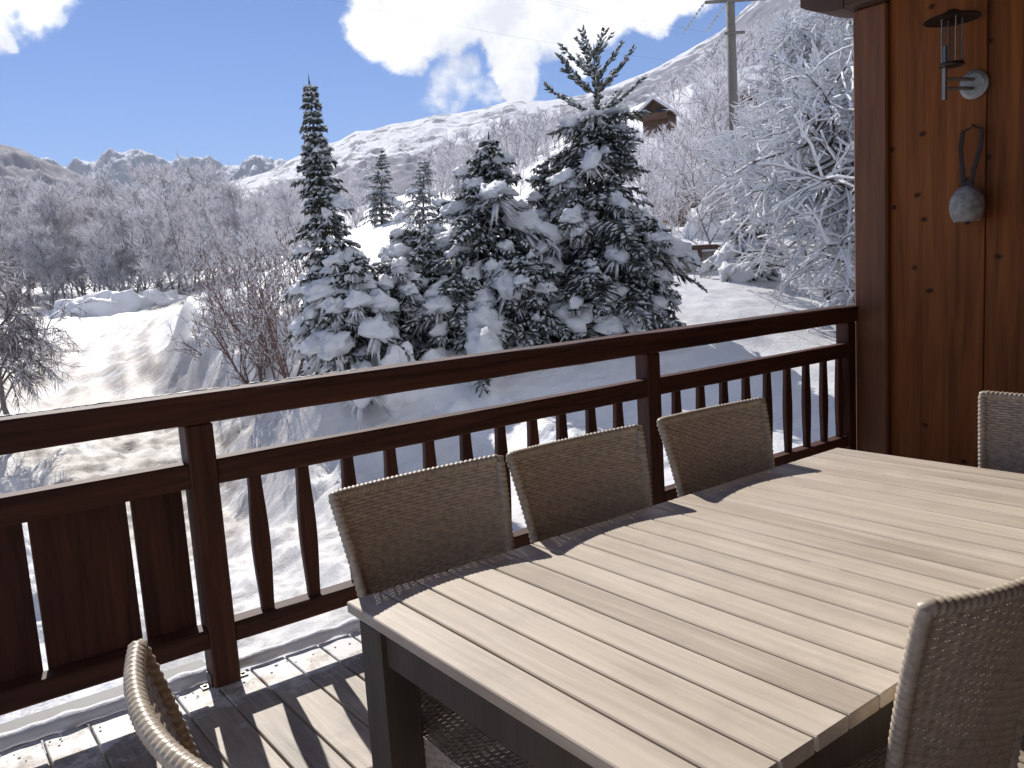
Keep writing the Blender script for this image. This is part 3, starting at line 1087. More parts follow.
# ------------------------------------------------------------------ wall lamp and cowbell
lamp = tag(empty('wall_lamp', (5.17, 2.30, 2.36)), 'metal wall lantern with wide hat and glass cylinder on a round plate', 'wall lamp')
LX, LY = 4.99, 2.335
mb = MB(); mb.lathe([(0, 0.020), (0.060, 0.020), (0.080, 0.012), (0.084, 0.0), (0, 0)], 28,
                    tf=lambda p: Vector((5.168 - p.z, 2.290 + p.x, 2.345 + p.y)))
place(mb.build('wall_plate', M['steel'], smooth=False), lamp)
mb = MB()
for dz in (0.028, -0.022):
    mb.tube([(5.15, 2.29, 2.345 + dz), (5.08, 2.305, 2.345 + dz), (LX + 0.02, LY + 0.035, 2.35 + dz)], 0.010, 8)
mb.box(LX - 0.012, LX + 0.012, LY + 0.028, LY + 0.050, 2.265, 2.56, b=0.003)
place(mb.build('arm', M['steel']), lamp)
mb = MB(); mb.lathe([(0.0, 0.0), (0.062, 0.0), (0.066, 0.008), (0.062, 0.02), (0.0, 0.02)], 24, tf=lambda p: p + Vector((LX, LY, 2.440)))
place(mb.build('base', M['dark_metal']), lamp)
mb = MB(); mb.lathe([(0.046, 0.0), (0.046, 0.235)], 28, tf=lambda p: p + Vector((LX, LY, 2.461)))
mb.lathe([(0.043, 0.235), (0.043, 0.0)], 28, tf=lambda p: p + Vector((LX, LY, 2.461)))
place(mb.build('glass', M['glass'], smooth=True), lamp)
mb = MB()
for k in range(4):
    an = math.pi * (0.25 + 0.5 * k)
    mb.tube([(LX + 0.054 * math.cos(an), LY + 0.054 * math.sin(an), 2.46), (LX + 0.054 * math.cos(an), LY + 0.054 * math.sin(an), 2.70)], 0.0045, 6)
place(mb.build('cage', M['steel']), lamp)
mb = MB(); mb.lathe([(0.0, 0.055), (0.02, 0.05), (0.05, 0.034), (0.142, 0.004), (0.146, -0.004), (0.138, 0.0), (0.05, 0.018), (0.0, 0.02)], 32,
                    tf=lambda p: p + Vector((LX, LY, 2.694)))
place(mb.build('lamp_hat', M['dark_metal']), lamp)

bell = tag(empty('cowbell', (5.10, 2.285, 1.68)), 'old grey metal cowbell hanging from a dark leather strap on the wall', 'cowbell')
mb = MB()
prof = []
BX, BY = 5.075, 2.283
for k in range(15):
    s = k / 14
    prof.append((0.004 + 0.092 * (1 - (1 - min(1, s / 0.62)) ** 2.2) ** 0.5 * (1 - 0.28 * (max(0, s - 0.62) / 0.38) ** 1.5), 0.205 - 0.205 * s))
inner = [(r * 0.93, z + 0.004) for r, z in prof[::-1]]
mb.lathe(prof + inner, 28, tf=lambda p: Vector((BX + p.x * 0.82, BY + p.y, 1.572 + p.z)))
bo = place(mb.build('bell', M['bell'], smooth=True), bell)
mb = MB()
mb.tube([(BX, BY, 1.70), (BX, BY, 1.585)], 0.006, 6)
mb.blob(Vector((BX, BY, 1.575)), (0.016, 0, 0), 0.016, 0.02, flat=1)
place(mb.build('clapper', M['dark_metal']), bell)
mb = MB()
for dy0, dy1 in ((-0.055, -0.030), (0.055, 0.030)):
    pth = [Vector((5.14, BY + dy0 * 0.25, 2.108)), Vector((5.13, BY + dy0, 2.085)), Vector((5.11, BY + dy0, 1.99)), Vector((5.085, BY + dy1, 1.86)), Vector((BX, BY + dy1 * 0.7, 1.775))]
    for a, b in zip(pth[:-1], pth[1:]):
        d = (b - a)
        vs = []
        for q in (a, b):
            for ex, ey in ((-0.004, -0.011), (0.004, -0.011), (0.004, 0.011), (-0.004, 0.011)):
                vs.append((q.x + ex, q.y + ey, q.z))
        mb.add(vs, [(0, 1, 5, 4), (1, 2, 6, 5), (2, 3, 7, 6), (3, 0, 4, 7)])
mb.box(BX - 0.008, BX + 0.008, BY - 0.035, BY + 0.035, 1.765, 1.80, b=0.003)
place(mb.build('strap', M['leather']), bell)
mb = MB(); mb.tube([(5.175, BY, 2.112), (5.12, BY, 2.118)], 0.005, 6)
place(mb.build('nail', M['dark_metal']), bell)


# ------------------------------------------------------------------ trees
UP = Vector((0, 0, 1))


def rand_perp(rng, d):
    a = Vector((rng.gauss(0, 1), rng.gauss(0, 1), rng.gauss(0, 1)))
    a = a - d * a.dot(d)
    return a.normalized()


def conifer(h, r, seed, lean=(0, 0), snow=0.6, whorl=0.17, profile=0.8, crown_from=0.04, candelabra=0.0, per=6, fine=1.0, padk=1.0):
    """snow-laden conifer of height h and base radius r -> (trunk MB, crown MB, snow MB)"""
    rng = random.Random(seed)
    tr, cr, sn = MB(), MB(), MB()
    ax = lambda t_: Vector((lean[0] * max(t_, 0) ** 1.3, lean[1] * max(t_, 0) ** 1.3, h * t_))
    tr.tube([ax(t_) for t_ in (-0.03, 0.1, 0.3, 0.55, 0.8, 1.0)], [0.018 * h + 0.02, 0.016 * h + 0.015, 0.012 * h + 0.012, 0.008 * h + 0.01, 0.004 * h + 0.006, 0.004], 7)
    z = crown_from * h
    az = rng.random() * 6.28
    while z < h * 0.985:
        t_ = z / h
        base = ax(t_)
        reach = r * ((1 - t_) ** profile) * (0.55 + 0.45 * min(1, t_ / 0.14)) + 0.05
        cand = candelabra > 0 and t_ > 1 - candelabra
        nb = 5 if cand else max(5, int(per * (1.0 if t_ < 0.8 else 0.8)))
        for k in range(nb):
            az += 2 * math.pi / nb + rng.gauss(0, 0.25)
            L = reach * rng.uniform(0.55, 1.25) * (0.85 + 0.8 * mnoise.noise(Vector((az, z * 1.6, seed))))
            if not cand and rng.random() < 0.10:
                continue
            if cand:
                L = reach * rng.uniform(1.0, 1.35) + 0.14
            out = Vector((math.cos(az), math.sin(az), 0))
            side = Vector((-out.y, out.x, 0))
            up, dn = (0.25 + 0.75 * (t_ - 1 + candelabra) / candelabra, -0.30) if cand else (0.22 + 0.35 * t_, 0.60 - 0.25 * t_ + rng.uniform(-.1, .12))
            bp = lambda s: base + out * (L * s) + UP * (L * (up * s - dn * s * s))
            br = [bp(s) for s in (0, .25, .5, .75, 1.0)]
            tr.tube(br, [0.007 * L + 0.008, 0.006 * L + 0.006, 0.005 * L + 0.004, 0.004, 0.002], 4, cap=False)
            n_tw = max(6, int(L * (26 if cand else 19) * fine))
            loaded = rng.random() < snow
            for q in range(n_tw):
                s = 0.12 + 0.88 * (q + rng.random()) / n_tw
                p = bp(s)
                for sd in (-1, 1):
                    tl = (0.36 * L * (1.05 - s) + 0.10) * rng.uniform(0.6, 1.2)
                    d = (out * rng.uniform(0.45, 0.9) + side * sd * rng.uniform(0.5, 1.0) + UP * rng.uniform(-0.85, -0.05)).normalized()
                    if cand:
                        d = (out * 0.6 + side * sd * 0.6 + UP * rng.uniform(0.1, 0.9)).normalized(); tl = rng.uniform(0.07, 0.14); wd0 = 1
                    e = p + d * tl
                    wd = rng.uniform(0.04, 0.075)
                    cr.twig(p, e, wd, 1 if rng.random() < 0.38 else 0)
                    if not cand and rng.random() < 0.55:      # a second, hanging spray
                        p2 = p.lerp(e, rng.uniform(0.3, 0.7))
                        cr.twig(p2, p2 + (d + UP * rng.uniform(-1.3, -0.3) + side * rng.uniform(-.5, .5)).normalized() * tl * rng.uniform(.4, .75), wd * 0.8, 1 if rng.random() < 0.38 else 0)
                    if rng.random() < 0.45 + 0.45 * snow:
                        a0 = p.lerp(e, rng.uniform(0.15, 0.5)) + UP * wd * 0.42
                        sn.twig(a0, e.lerp(p, 0.08) + UP * wd * 0.25, wd * rng.uniform(0.75, 1.35), 0)
            if cand:
                sn.tube([bp(s) + UP * 0.012 for s in (.15, .5, .9)], [0.012, 0.02, 0.008], 5)
                continue
            if loaded and L > 0.16 and rng.random() < 0.9:
                for c_ in range(1 if L < 0.45 else 2):
                    s = rng.uniform(0.45, 0.92)
                    p = bp(s)
                    tan = (bp(min(1, s + .05)) - bp(s - .05)).normalized()
                    ln = min(0.34, L * rng.uniform(0.13, 0.30) * padk)
                    sn.blob(p + UP * 0.02, tan * ln, ln * rng.uniform(0.5, 0.95), min(0.19, ln * rng.uniform(0.40, 0.65)) + 0.012, 0, rng.random() * 50, 14, 9, 0.75, 0.5)
                    for w_ in range(7):          # snow fingers running down from the cushion along the twigs
                        fdir = (tan * rng.uniform(0.2, 1) + side * rng.uniform(-1, 1) + UP * rng.uniform(-.9, -.3)).normalized()
                        sn.twig(p + UP * 0.01, p + fdir * ln * rng.uniform(1.0, 2.1), min(0.09, ln * rng.uniform(0.18, 0.36)))
        z += whorl * (0.75 + 0.5 * rng.random()) * ((1.0 if t_ < 0.55 else 0.7) if not cand else 2.3)
    top = ax(1.0)
    cr.twig(ax(0.93), top + UP * 0.03 * h, 0.05)
    sn.twig(ax(0.96) + Vector((0.01, 0, 0)), top + UP * 0.02 * h, 0.03)
    return tr, cr, sn


def plant_conifer(name, px, D, top_py, r_px, label, cat, seed, lean_px=0, group=None, pale=False, **kw):
    b = at_ground(px, D)
    tp = at(px + lean_px, top_py, D)
    h = tp.z - b.z
    r = r_px * D / F_PX
    tr, cr, sn = conifer(h, r, seed, (tp.x - b.x, tp.y - b.y), **kw)
    root = tag(empty(name, b), label, cat, group)
    tr.build('trunk', M['bark'], root)
    cr.build('needles', [M['needle_pale'] if pale else M['needle'], M['needle_pale']], root)
    sn.build('snow', M['tree_snow'], root, smooth=True)
    return root


G_CON = 'snow laden conifers beyond the railing'
plant_conifer('spruce_tree', 338, 12.2, 82, 55, 'slender tall spruce at left, laden with snow and slightly leaning', 'tree', 11, -29, G_CON, snow=0.75, profile=1.15, per=7, whorl=0.14)
plant_conifer('spruce_tree', 486, 13.0, 136, 112, 'broad snowy spruce left of the tallest tree, its boughs loaded with white cushions', 'tree', 23, 3, G_CON, snow=0.7, profile=0.85, per=8, whorl=0.14, padk=1.25)
plant_conifer('pine_tree', 604, 13.0, 50, 106, 'tallest dark conifer in the middle with a bare upswept top', 'tree', 37, -10, G_CON, snow=0.38, profile=0.85, candelabra=0.24, per=8, whorl=0.14)
plant_conifer('spruce_tree', 420, 12.9, 226, 56, 'low rounded young spruce between the slender spruce and the broad one', 'tree', 41, 0, G_CON, snow=0.8, profile=0.5, per=8, whorl=0.14, padk=1.4)
plant_conifer('spruce_tree', 548, 13.4, 166, 62, 'snowy young spruce squeezed in just left of the tallest conifer', 'tree', 53, 0, G_CON, snow=0.75, profile=0.6, per=7, whorl=0.15, padk=1.3)
plant_conifer('spruce_tree', 354, 11.8, 255, 50, 'bushy dark young spruce with thick snow cap at the foot of the slender spruce', 'tree', 59, 0, G_CON, snow=0.8, profile=0.4, per=8, whorl=0.13, padk=1.5)
plant_conifer('spruce_tree', 382, 46, 150, 27, 'small distant spruce behind the row, just right of the slender spruce', 'tree', 61, 0, G_CON, snow=0.4, profile=0.7, whorl=0.28, per=7, fine=0.6)
plant_conifer('spruce_tree', 424, 35, 160, 34, 'small frosted spruce behind the row, left of the broad spruce', 'tree', 67, 0, G_CON, pale=True, snow=0.5, profile=0.7, whorl=0.24, per=7, fine=0.6)
for px_, D_, top_, r_, sd, lab_ in ((396, 12.3, 258, 48, 81, 'dark young spruce filling the gap at the right foot of the slender spruce'),
                                     (456, 12.3, 276, 54, 83, 'low spreading young spruce in front of the broad spruce'),
                                     (524, 12.3, 258, 54, 85, 'low young spruce with hanging frosted boughs, left foot of the tallest conifer'),
                                     (642, 12.8, 215, 46, 87, 'young spruce leaning on the right flank of the tallest conifer'),
                                     (586, 12.4, 262, 50, 89, 'lowest young spruce directly in front of the tallest conifer')):
    plant_conifer('spruce_tree', px_, D_, top_, r_, lab_, 'tree', sd, 0, G_CON, snow=0.5, profile=0.45, per=8, whorl=0.12, padk=1.2, crown_from=0.11)
plant_conifer('dwarf_conifer', 748, 17.6, 210, 36, 'small round conifer nearly buried in snow on the right slope', 'tree', 71, 0, G_CON, snow=1.0, profile=0.5, per=7, padk=1.5)


def bare_tree(h, r, seed, limbs, depth, twig_w, nt, spread=0.75, droop=0.0, trunk_r=None, lean=(0, 0), stems=1, low=0.25, snow_tubes=False, frost_share=0.6):
    """leafless tree: material 0 = bark, 1 = frost or snow"""
    rng = random.Random(seed)
    wd, fr_ = MB(), MB()
    trunk_r = trunk_r or h * 0.012

    def grow(p, d, L, rad, lev):
        seg = 4
        pts_, cur, dd = [p], p.copy(), d.copy()
        for k in range(seg):
            dd = (dd + rand_perp(rng, dd) * 0.22 + UP * ((0.10 - droop * (lev + 0.3) * 0.35))).normalized()
            cur = cur + dd * (L / seg)
            pts_.append(cur.copy())
        rads = [rad * (1 - 0.6 * k / seg) for k in range(seg + 1)]
        if rad > twig_w * 0.35:
            wd.tube(pts_, rads, 5 if lev == 0 else 4, cap=False)
        else:
            for a, b in zip(pts_[:-1], pts_[1:]):
                wd.blade(a, b + (b - a) * 0.3, twig_w)
        if snow_tubes:
            up_ = [q + UP * (rr_ * 0.8 + twig_w * 0.35) for q, rr_ in zip(pts_, rads)]
            fr_.tube(up_[0 if lev else 2:], [rr_ * 0.75 + twig_w * 0.55 * rng.uniform(.6, 1.3) for rr_ in rads][0 if lev else 2:], 4)
        else:
            for a, b in zip(pts_[1:-1], pts_[2:]):
                fr_.twig(a + UP * rad * 0.6, b + UP * rad * 0.6, rad * 0.9 + twig_w * 0.8)
        if lev >= depth:
            for k in range(nt):
                q = pts_[rng.randint(1, seg)].lerp(pts_[rng.randint(1, seg)], rng.random())
                e = (dd + rand_perp(rng, dd) * rng.uniform(0.5, 1.2) + UP * (0.15 - droop)).normalized() * L * (rng.uniform(0.18, 0.5) if snow_tubes else rng.uniform(0.3, 0.75))
                if snow_tubes and rng.random() < 0.6:
                    fr_.twig(q, q + e * rng.uniform(0.4, 0.7), twig_w * rng.uniform(1.6, 2.6))
                elif rng.random() < frost_share:
                    fr_.twig(q, q + e, twig_w * rng.uniform(0.7, 1.3))
                else:
                    wd.blade(q, q + e, twig_w * 0.8)
            return
        nb = limbs if lev == 0 else max(3, limbs - 3 - lev)
        for k in range(nb):
            s = (low if lev == 0 else 0.2) + (1 - (low if lev == 0 else 0.2)) * (k + rng.random()) / nb
            i_ = min(seg - 1, int(s * seg))
            q = pts_[i_].lerp(pts_[i_ + 1], s * seg - i_)
            bd = (dd * (0.55 if lev else 0.75) + rand_perp(rng, dd) * spread).normalized()
            grow(q, bd, L * rng.uniform(0.38, 0.62) * (1.0 if lev else r) * (1.15 - 0.55 * s if lev == 0 else 1), rads[i_] * 0.55, lev + 1)

    for st in range(stems):
        d = (UP + Vector((lean[0], lean[1], 0))).normalized()
        p = Vector((0, 0, -0.05 * h))
        if stems > 1:
            an = 6.28 * st / stems + rng.random()
            d = (UP + Vector((math.cos(an), math.sin(an), 0)) * rng.uniform(0.15, 0.55)).normalized()
            p = Vector((math.cos(an) * 0.06, math.sin(an) * 0.06, -0.05))
        grow(p, d, h, trunk_r, 0)
    return wd, fr_


def two_part(name, wd, fr_, mat_w, mat_f, loc, label, cat, group):
    """trunk-and-branches plus the frost that covers them"""
    root = tag(empty(name, loc), label, cat, group)
    wd.build('branches', mat_w, root)
    fr_.build('frost', mat_f, root)
    return root


def one_mesh(name, wd, fr_, mats):
    m_ = MB()
    m_.add(wd.v, wd.f, 0)
    m_.add(fr_.v, fr_.f, 1)
    me_o = m_.build(name, mats)
    return me_o


# far wood at the left: frosted broadleaved trees, one object each
protos = []
for k in range(5):
    wd, fr_ = bare_tree(18.0, 0.66, 100 + k, 15, 2, 0.10, 13, spread=0.62, trunk_r=0.17, low=0.07, frost_share=0.95)
    o = one_mesh('frosted_tree', wd, fr_, [M['rimed_bark'], M['frost']])
    protos.append(o)
rng = random.Random(77)
n_put = 0
spots = []
for row, (D0, n_, sc) in enumerate(((100, 30, 0.80), (112, 34, 0.95), (126, 34, 1.1), (142, 30, 1.28))):
    for k in range(n_):
        px = -190 + 520 * (k + rng.random()) / n_
        D = D0 + rng.uniform(-7, 7)
        lim = 1.0 if px < 190 else max(0.6, 1 - (px - 190) / 330)
        spots.append((px, D, sc * rng.uniform(0.82, 1.15) * lim))
for px, D, s in spots:
    p = at_ground(px, D)
    o = protos[n_put] if n_put < 5 else protos[n_put % 5].copy()
    if n_put >= 5:
        COL.objects.link(o)
    n_put += 1
    o.location = p
    o.rotation_euler = (0, 0, rng.random() * 6.28)
    s *= 0.74
    o.scale = (s * 1.1, s * 1.1, s)
    tag(o, 'tall frosted bare tree in the wood at the far left beyond the road', 'tree', 'frosted trees of the far wood')

# frosted trees on the slope at right and behind the conifers
protos = []
for k in range(4):
    wd, fr_ = bare_tree(7.5, 0.78, 200 + k, 13, 2, 0.048, 16, spread=0.85, trunk_r=0.075, low=0.10, frost_share=0.9)
    protos.append(one_mesh('frosted_tree', wd, fr_, [M['rimed_bark'], M['frost']]))
SL = [(672, 26, 1.0), (700, 38, 1.3), (655, 44, 1.25), (640, 60, 1.4), (735, 27, 0.85), (770, 33, 1.15), (800, 27, 1.0), (830, 36, 1.3), (858, 29, 1.1), (760, 48, 1.5),
      (820, 55, 1.6), (720, 62, 1.5), (690, 80, 1.6), (780, 75, 1.8), (850, 70, 1.8), (620, 85, 1.5), (580, 70, 1.2), (550, 62, 1.0), (520, 80, 1.1), (455, 70, 1.1), (440, 52, .8),
      (400, 80, 1.1), (360, 75, 1.0), (890, 45, 1.5), (930, 38, 1.3), (300, 70, 0.9), (270, 62, 0.8), (655, 30, .8), (790, 95, 1.8), (744, 20, 0.9), (716, 20.8, 0.8), (772, 21, 0.9), (660, 22, 0.7), (740, 105, 1.7), (830, 110, 1.9), (685, 110, 1.6), (640, 100, 1.5),
      (600, 110, 1.4), (560, 105, 1.3), (530, 125, 1.3), (500, 110, 1.2), (470, 130, 1.2), (350, 110, 1.1), (320, 100, 1.0), (250, 85, 0.9)]
for k, (px, D, s) in enumerate(SL):
    p = at_ground(px, D)
    o = protos[k] if k < 4 else protos[k % 4].copy()
    if k >= 4:
        COL.objects.link(o)
    s *= rng.uniform(0.8, 1.05) * 0.8
    cap = (112 if px > 700 else 150) if D < 24 else 128 if 600 < px < 700 else (70 if px >= 700 else 148)
    top_z = at(px, cap, D).z
    s = max(0.25, min(s, (top_z - p.z) / 8.6))
    o.location = p
    o.rotation_euler = (0, 0, rng.random() * 6.28)
    o.scale = (s, s, s)
    tag(o, 'frosted bare tree on the white slope behind the conifers and the right-hand branches', 'tree', 'frosted trees on the slope')

# the wood high on the hillside: reads as one mass
small = []
for k in range(3):
    wd, fr_ = bare_tree(11.0, 0.66, 300 + k, 11, 1, 0.22, 14, spread=0.7, trunk_r=0.14, low=0.12, frost_share=0.9)
    small.append((np.array([tuple(q) for q in wd.v]), wd.f, np.array([tuple(q) for q in fr_.v]), fr_.f))
mb = MB()
cnt = tries = 0
while cnt < 800:
    px = rng.uniform(430, 1150)
    D = rng.uniform(125, 400) if px > 600 else rng.uniform(150, 330)
    lat = (px - CX) / F_PX * D
    if D > 415:
        continue
    p = at_ground(px, D)
    a, fa, b, fb = small[cnt % 3]
    s = rng.uniform(0.6, 1.15)
    tries += 1
    sky_y = np.interp(px, [430, 520, 580, 640, 690, 745, 800, 1150], [122, 112, 106, 92, 66, 28, -20, -200])
    if tries > 9000:
        break
    if p.z + 11.5 * s > at(px, sky_y, D).z:
        continue
    cth, sth = math.cos(cnt * 2.4), math.sin(cnt * 2.4)
    Rm = np.array([[cth, sth, 0], [-sth, cth, 0], [0, 0, 1]]) * s
    mb.add((a @ Rm + np.array(p)).tolist(), fa, 0)
    mb.add((b @ Rm + np.array(p)).tolist(), fb, 1)
    cnt += 1
tag(mb.build('hillside_wood', [M['rimed_bark'], M['frost']]), 'dense frosted wood covering the steep hillside', kind='stuff')

# red-brown bare shrubs between the road and the slender spruce
for k, (px, D, h, lab) in enumerate(((292, 14.6, 2.5, 'tall reddish bare shrub with snowy twigs right beside the slender spruce'),
                                     (262, 17.0, 2.2, 'reddish bare shrub dusted with snow, standing behind the ploughed snow bank'),
                                     (228, 23.0, 2.1, 'smaller dark bare shrub at the bend of the snowy road'),
                                     (312, 19.0, 3.0, 'bare shrub rising behind the slender spruce with pale frosted tips'),
                                     (250, 21.0, 3.4, 'tall thin reddish bare shrub in the middle of the thicket left of the slender spruce'),
                                     (278, 18.0, 2.9, 'dense bare shrub with snow in its lower twigs, next to the tallest shrub'),
                                     (238, 27.0, 3.6, 'greyish bare shrub at the back left of the thicket'))):
    wd, fr_ = bare_tree(h * 0.85, 0.80, 400 + k, 7, 2, 0.018, 7, spread=0.5, trunk_r=0.024, stems=8, low=0.15, frost_share=0.5)
    two_part('bare_shrub', wd, fr_, M['red_twig'], M['tree_snow'], at_ground(px, D), lab, 'shrub', 'bare shrubs by the road')

# small leaning tree at the left edge
wd, fr_ = bare_tree(4.0, 0.60, 501, 20, 2, 0.018, 20, spread=0.85, droop=0.5, trunk_r=0.06, low=0.30, lean=(-0.10, 0.10), frost_share=0.35)
two_part('weeping_tree', wd, fr_, M['grey_twig'], M['frost'], at_ground(22, 16.5), 'small leaning bare tree with drooping grey twigs at the left edge of the view', 'tree', 'bare trees near the balcony')
wd, fr_ = bare_tree(2.8, 0.8, 507, 10, 2, 0.018, 9, spread=0.8, droop=0.2, trunk_r=0.03, stems=3, low=0.2, frost_share=0.4)
two_part('bare_shrub', wd, fr_, M['grey_twig'], M['frost'], at_ground(-8, 19.0), 'grey bare shrub just behind the small leaning tree at left', 'shrub', 'bare trees near the balcony')

# big snow-coated tree whose trunk stands behind the corner of the chalet
wd, fr_ = bare_tree(6.4, 0.74, 612, 20, 3, 0.026, 6, spread=1.0, droop=0.17, trunk_r=0.12, low=0.06, snow_tubes=True, frost_share=0.85)
two_part('snowy_tree', wd, fr_, M['bark'], M['tree_snow'], at_ground(895, 11.6), 'large bare tree with every branch coated in snow, beside the corner of the chalet', 'tree', 'bare trees near the balcony')

wd, fr_ = bare_tree(5.0, 0.74, 655, 18, 3, 0.022, 6, spread=1.1, droop=0.12, trunk_r=0.09, low=0.08, snow_tubes=True, frost_share=0.9)
two_part('snowy_tree', wd, fr_, M['bark'], M['tree_snow'], at_ground(822, 16.0), 'smaller bare tree loaded with snow, standing behind the branches of the large coated tree', 'tree', 'bare trees near the balcony')

# ------------------------------------------------------------------ snow heaps
for k, (px, D, L, ww, hh, lab) in enumerate(((402, 11.5, .34, .30, .62, 'pointed heap of snow at the foot of the broad spruce'),
                                             (82, 88, 2.6, 2.4, 1.7, 'rounded snow heap on the far side of the road, left one of the pair'),
                                             (116, 86, 3.4, 2.6, 2.1, 'larger rounded snow heap on the far side of the road before the wood'),
                                             (160, 92, 3.0, 2.2, 1.5, 'low snow heap beside the bend of the road'),
                                             (445, 12.0, .5, .4, .32, 'small flat snow heap under the boughs of the broad spruce'),
                                             (712, 28.0, 1.1, .9, 1.1, 'bright sunlit snow mound on the right slope behind the low wall'))):
    mb = MB()
    p = at_ground(px, D)
    mb.blob(Vector((0, 0, 0)), (L, L * 0.3, 0), ww, hh, 0, k * 7.3, 36, 22, 0.42, 0.5)
    tag(mb.build('snow_heap', M['snow'], smooth=True, loc=p), lab, 'snow heap', 'snow heaps')

# ------------------------------------------------------------------ low wall with a rail on the right slope
a = at_ground(655, 19.2); b = at_ground(742, 20.0)
d = (b - a); d.z = 0; L = d.length
wall_o = tag(empty('garden_wall', a, math.atan2(d.y, d.x)), 'low grey garden wall with a dark timber rail on the right slope', 'garden wall')
mb = MB(); mb.box(0, L, 0, 0.22, -0.5, 0.42, b=0.02); mb.build('wall', M['stone'], wall_o)
mb = MB(); mb.box(-0.1, L + 0.1, -0.06, 0.02, 0.47, 0.58, b=0.01); mb.build('rail', M['beam'], wall_o)
for k in range(3):
    mb = MB(); mb.box(0.05 + k * (L - 0.2) / 2, 0.15 + k * (L - 0.2) / 2, -0.055, -0.003, -0.3, 0.469); mb.build('post', M['beam'], wall_o)
mb = MB(); mb.blob(Vector((L / 2, 0.11, 0.43)), (L * 0.52, 0, 0), 0.16, 0.16, seed=3, nu=30, nv=8, rough=0.3, flat=0.1)
mb.build('snow', M['snow'], wall_o, smooth=True)


# ------------------------------------------------------------------ far chalets
def far_chalet(px, py, D, w_, l_, h_, rz, label):
    p = at(px, py, D)
    root = tag(empty('mountain_chalet', p, rz), label, 'chalet', 'chalets on the hillside')
    mb = MB()
    mb.box(-w_ / 2, w_ / 2, -l_ / 2, l_ / 2, -3.0, h_)
    vs = [(-w_ / 2, y, h_) for y in (-l_ / 2, l_ / 2)] + [(w_ / 2, y, h_) for y in (-l_ / 2, l_ / 2)] + [(0, y, h_ + w_ * 0.38) for y in (-l_ / 2, l_ / 2)]
    mb.add(vs, [(0, 2, 4), (1, 5, 3), (0, 4, 5, 1), (2, 3, 5, 4)])
    mb.build('wall', M['chalet_wood'], root)
    ov = 0.9
    for sx in (-1, 1):
        def sheet(mbb, z_off, th):
            xe, ze = sx * (w_ / 2 + ov), h_ - ov * 0.76
            vs = []
            for y in (-l_ / 2 - ov, l_ / 2 + ov):
                vs += [(0, y, h_ + w_ * 0.38 + z_off), (xe, y, ze + z_off), (xe, y, ze + z_off + th), (0, y, h_ + w_ * 0.38 + z_off + th)]
            mbb.add(vs, [(0, 1, 2, 3), (4, 7, 6, 5), (0, 4, 5, 1), (2, 6, 7, 3), (1, 5, 6, 2), (0, 3, 7, 4)])
        mb = MB(); sheet(mb, 0.03, 0.22)
        rf_ = mb.build('roof', M['chalet_wood'], root)
        mb = MB(); sheet(mb, 0.27, 0.45)
        mb.build('snow', M['snow'], rf_)
    for wx in (-w_ * 0.25, w_ * 0.22):
        fr2 = MB(); fr2.box(wx - 0.6, wx + 0.6, -l_ / 2 - 0.05, -l_ / 2 - 0.005, h_ * 0.35, h_ * 0.35 + 1.3)
        wf = fr2.build('window', M['beam'], root)
        pn = MB(); pn.box(wx - 0.48, wx + 0.48, -l_ / 2 - 0.07, -l_ / 2 - 0.052, h_ * 0.35 + .12, h_ * 0.35 + 1.18)
        pn.build('pane', M['pane'], wf)
    mb = MB(); mb.box(-w_ / 2, w_ / 2, -l_ / 2 - 1.1, -l_ / 2 - 0.06, h_ * 0.1, h_ * 0.1 + 0.9)
    mb.build('balcony', M['chalet_wood'], root)
    return root


far_chalet(660, 124, 118, 3.6, 5.0, 1.3, math.radians(-62), 'small brown timber chalet with steep gable on the hillside above the tallest conifer')
far_chalet(737, 112, 105, 6.0, 7.0, 2.2, math.radians(20), 'half hidden dark chalet behind the utility pole')
p = at_ground(700, 33)
root = tag(empty('shed', p, math.radians(-25)), 'low dark shed under a thick white snow roof on the right slope', 'shed')
mb = MB(); mb.box(-1.5, 1.5, -1.1, 1.1, -0.8, 1.2); mb.build('wall', M['chalet_wood'], root)
mb = MB(); mb.blob(Vector((0, 0, 1.2)), (1.95, 0, 0), 1.5, 0.75, seed=9, nu=26, nv=14, rough=0.4, flat=0.12); mb.build('snow', M['snow'], root, smooth=True)

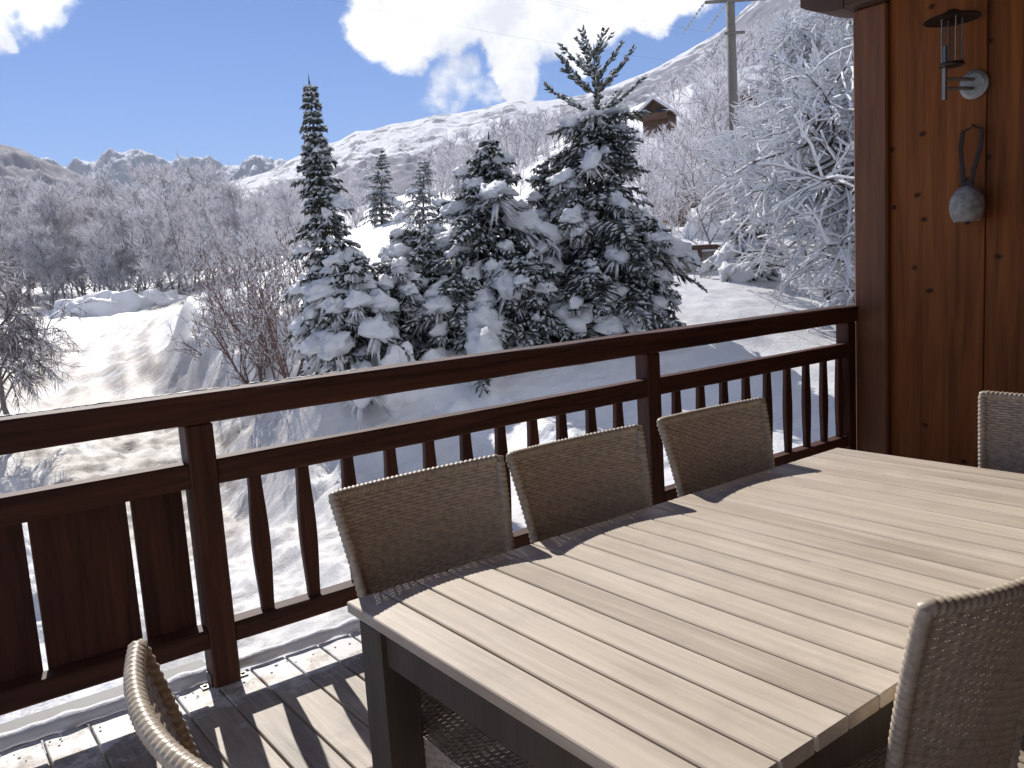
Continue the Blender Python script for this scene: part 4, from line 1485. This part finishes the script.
# ------------------------------------------------------------------ utility pole with wires
p = at_ground(738, 21.5)
ptop = at(728, -70, 21.5)
pole = tag(empty('utility_pole', p), 'grey wooden utility pole with cross-arms rising behind the frosted trees', 'utility pole')
off_ = ptop - p
mb = MB(); mb.tube([(0, 0, -0.3), (off_.x * 0.5, off_.y * 0.5, off_.z * 0.5), tuple(off_)], [0.14, 0.125, 0.105], 12)
mb.build('mast', M['pole'], pole, smooth=True)
wires = []
for (py, half, th) in ((2, 0.85, 0.045), (34, 0.40, 0.04)):
    c_ = at(733 if py < 20 else 735, py, 21.5) - p
    ex = Vector((0.79, -0.61, 0)).normalized()
    lo, hi = c_ - ex * half, c_ + ex * (half * (1.0 if py < 20 else 0.3))
    mb = MB(); mb.tube([tuple(lo + Vector((0, -.16, 0))), tuple(hi + Vector((0, -.16, 0)))], th, 4)
    arm = mb.build('cross_arm', M['pole'], pole)
    for s in ((0.0, 0.35) if py < 20 else (0.0,)):
        a0 = lo.lerp(hi, s) + Vector((0, -.16, 0))
        dd = (Vector((-0.62, 0.2, -0.75))).normalized()
        mb = MB()
        for q in range(7):
            c0 = a0 + dd * (0.12 + q * 0.13)
            mb.blob(c0, dd * 0.03, 0.038, 0.038, seed=1, nu=8, nv=5, rough=0, flat=1)
        mb.tube([tuple(a0), tuple(a0 + dd * 1.05)], 0.015, 5)
        mb.build('insulator', M['ceramic'], arm)
        wires.append(p + a0 + dd * 1.05)
for k, q in enumerate(wires):
    e = q + Vector((-34, 8, 9.5 - k))
    mb = MB()
    mb.tube([tuple(q.lerp(e, s) - UP * (1.4 * 4 * s * (1 - s)) - p) for s in np.linspace(0, 1, 14)], 0.0014, 4)
    mb.build('wire', M['wire'], pole)

# ------------------------------------------------------------------ thin winter haze
mt = bpy.data.materials.new('haze')
mt.use_nodes = True
t = NT(mt.node_tree)
out = t.n('ShaderNodeOutputMaterial')
pv = t.n('ShaderNodeVolumePrincipled', i_Density=0.00007, i_Anisotropy=0.0)
pv.inputs['Color'].default_value = (0.86, 0.91, 1.0, 1)
t.l(pv.outputs[0], out.inputs['Volume'])
lo_, hi_ = [1e9] * 3, [-1e9] * 3
for o in COL.objects:
    if o.type == 'MESH' and o.parent is None:
        for q in o.bound_box:
            p = o.matrix_basis @ Vector(q)
            for i in range(3):
                lo_[i] = min(lo_[i], p[i]); hi_[i] = max(hi_[i], p[i])
mb = MB()
mb.box(lo_[0] - 5, hi_[0] + 5, lo_[1] - 5, hi_[1] + 5, lo_[2] - 1, hi_[2] + 20)
tag(mb.build('haze', mt), 'thin bright winter haze in the valley air', kind='stuff')
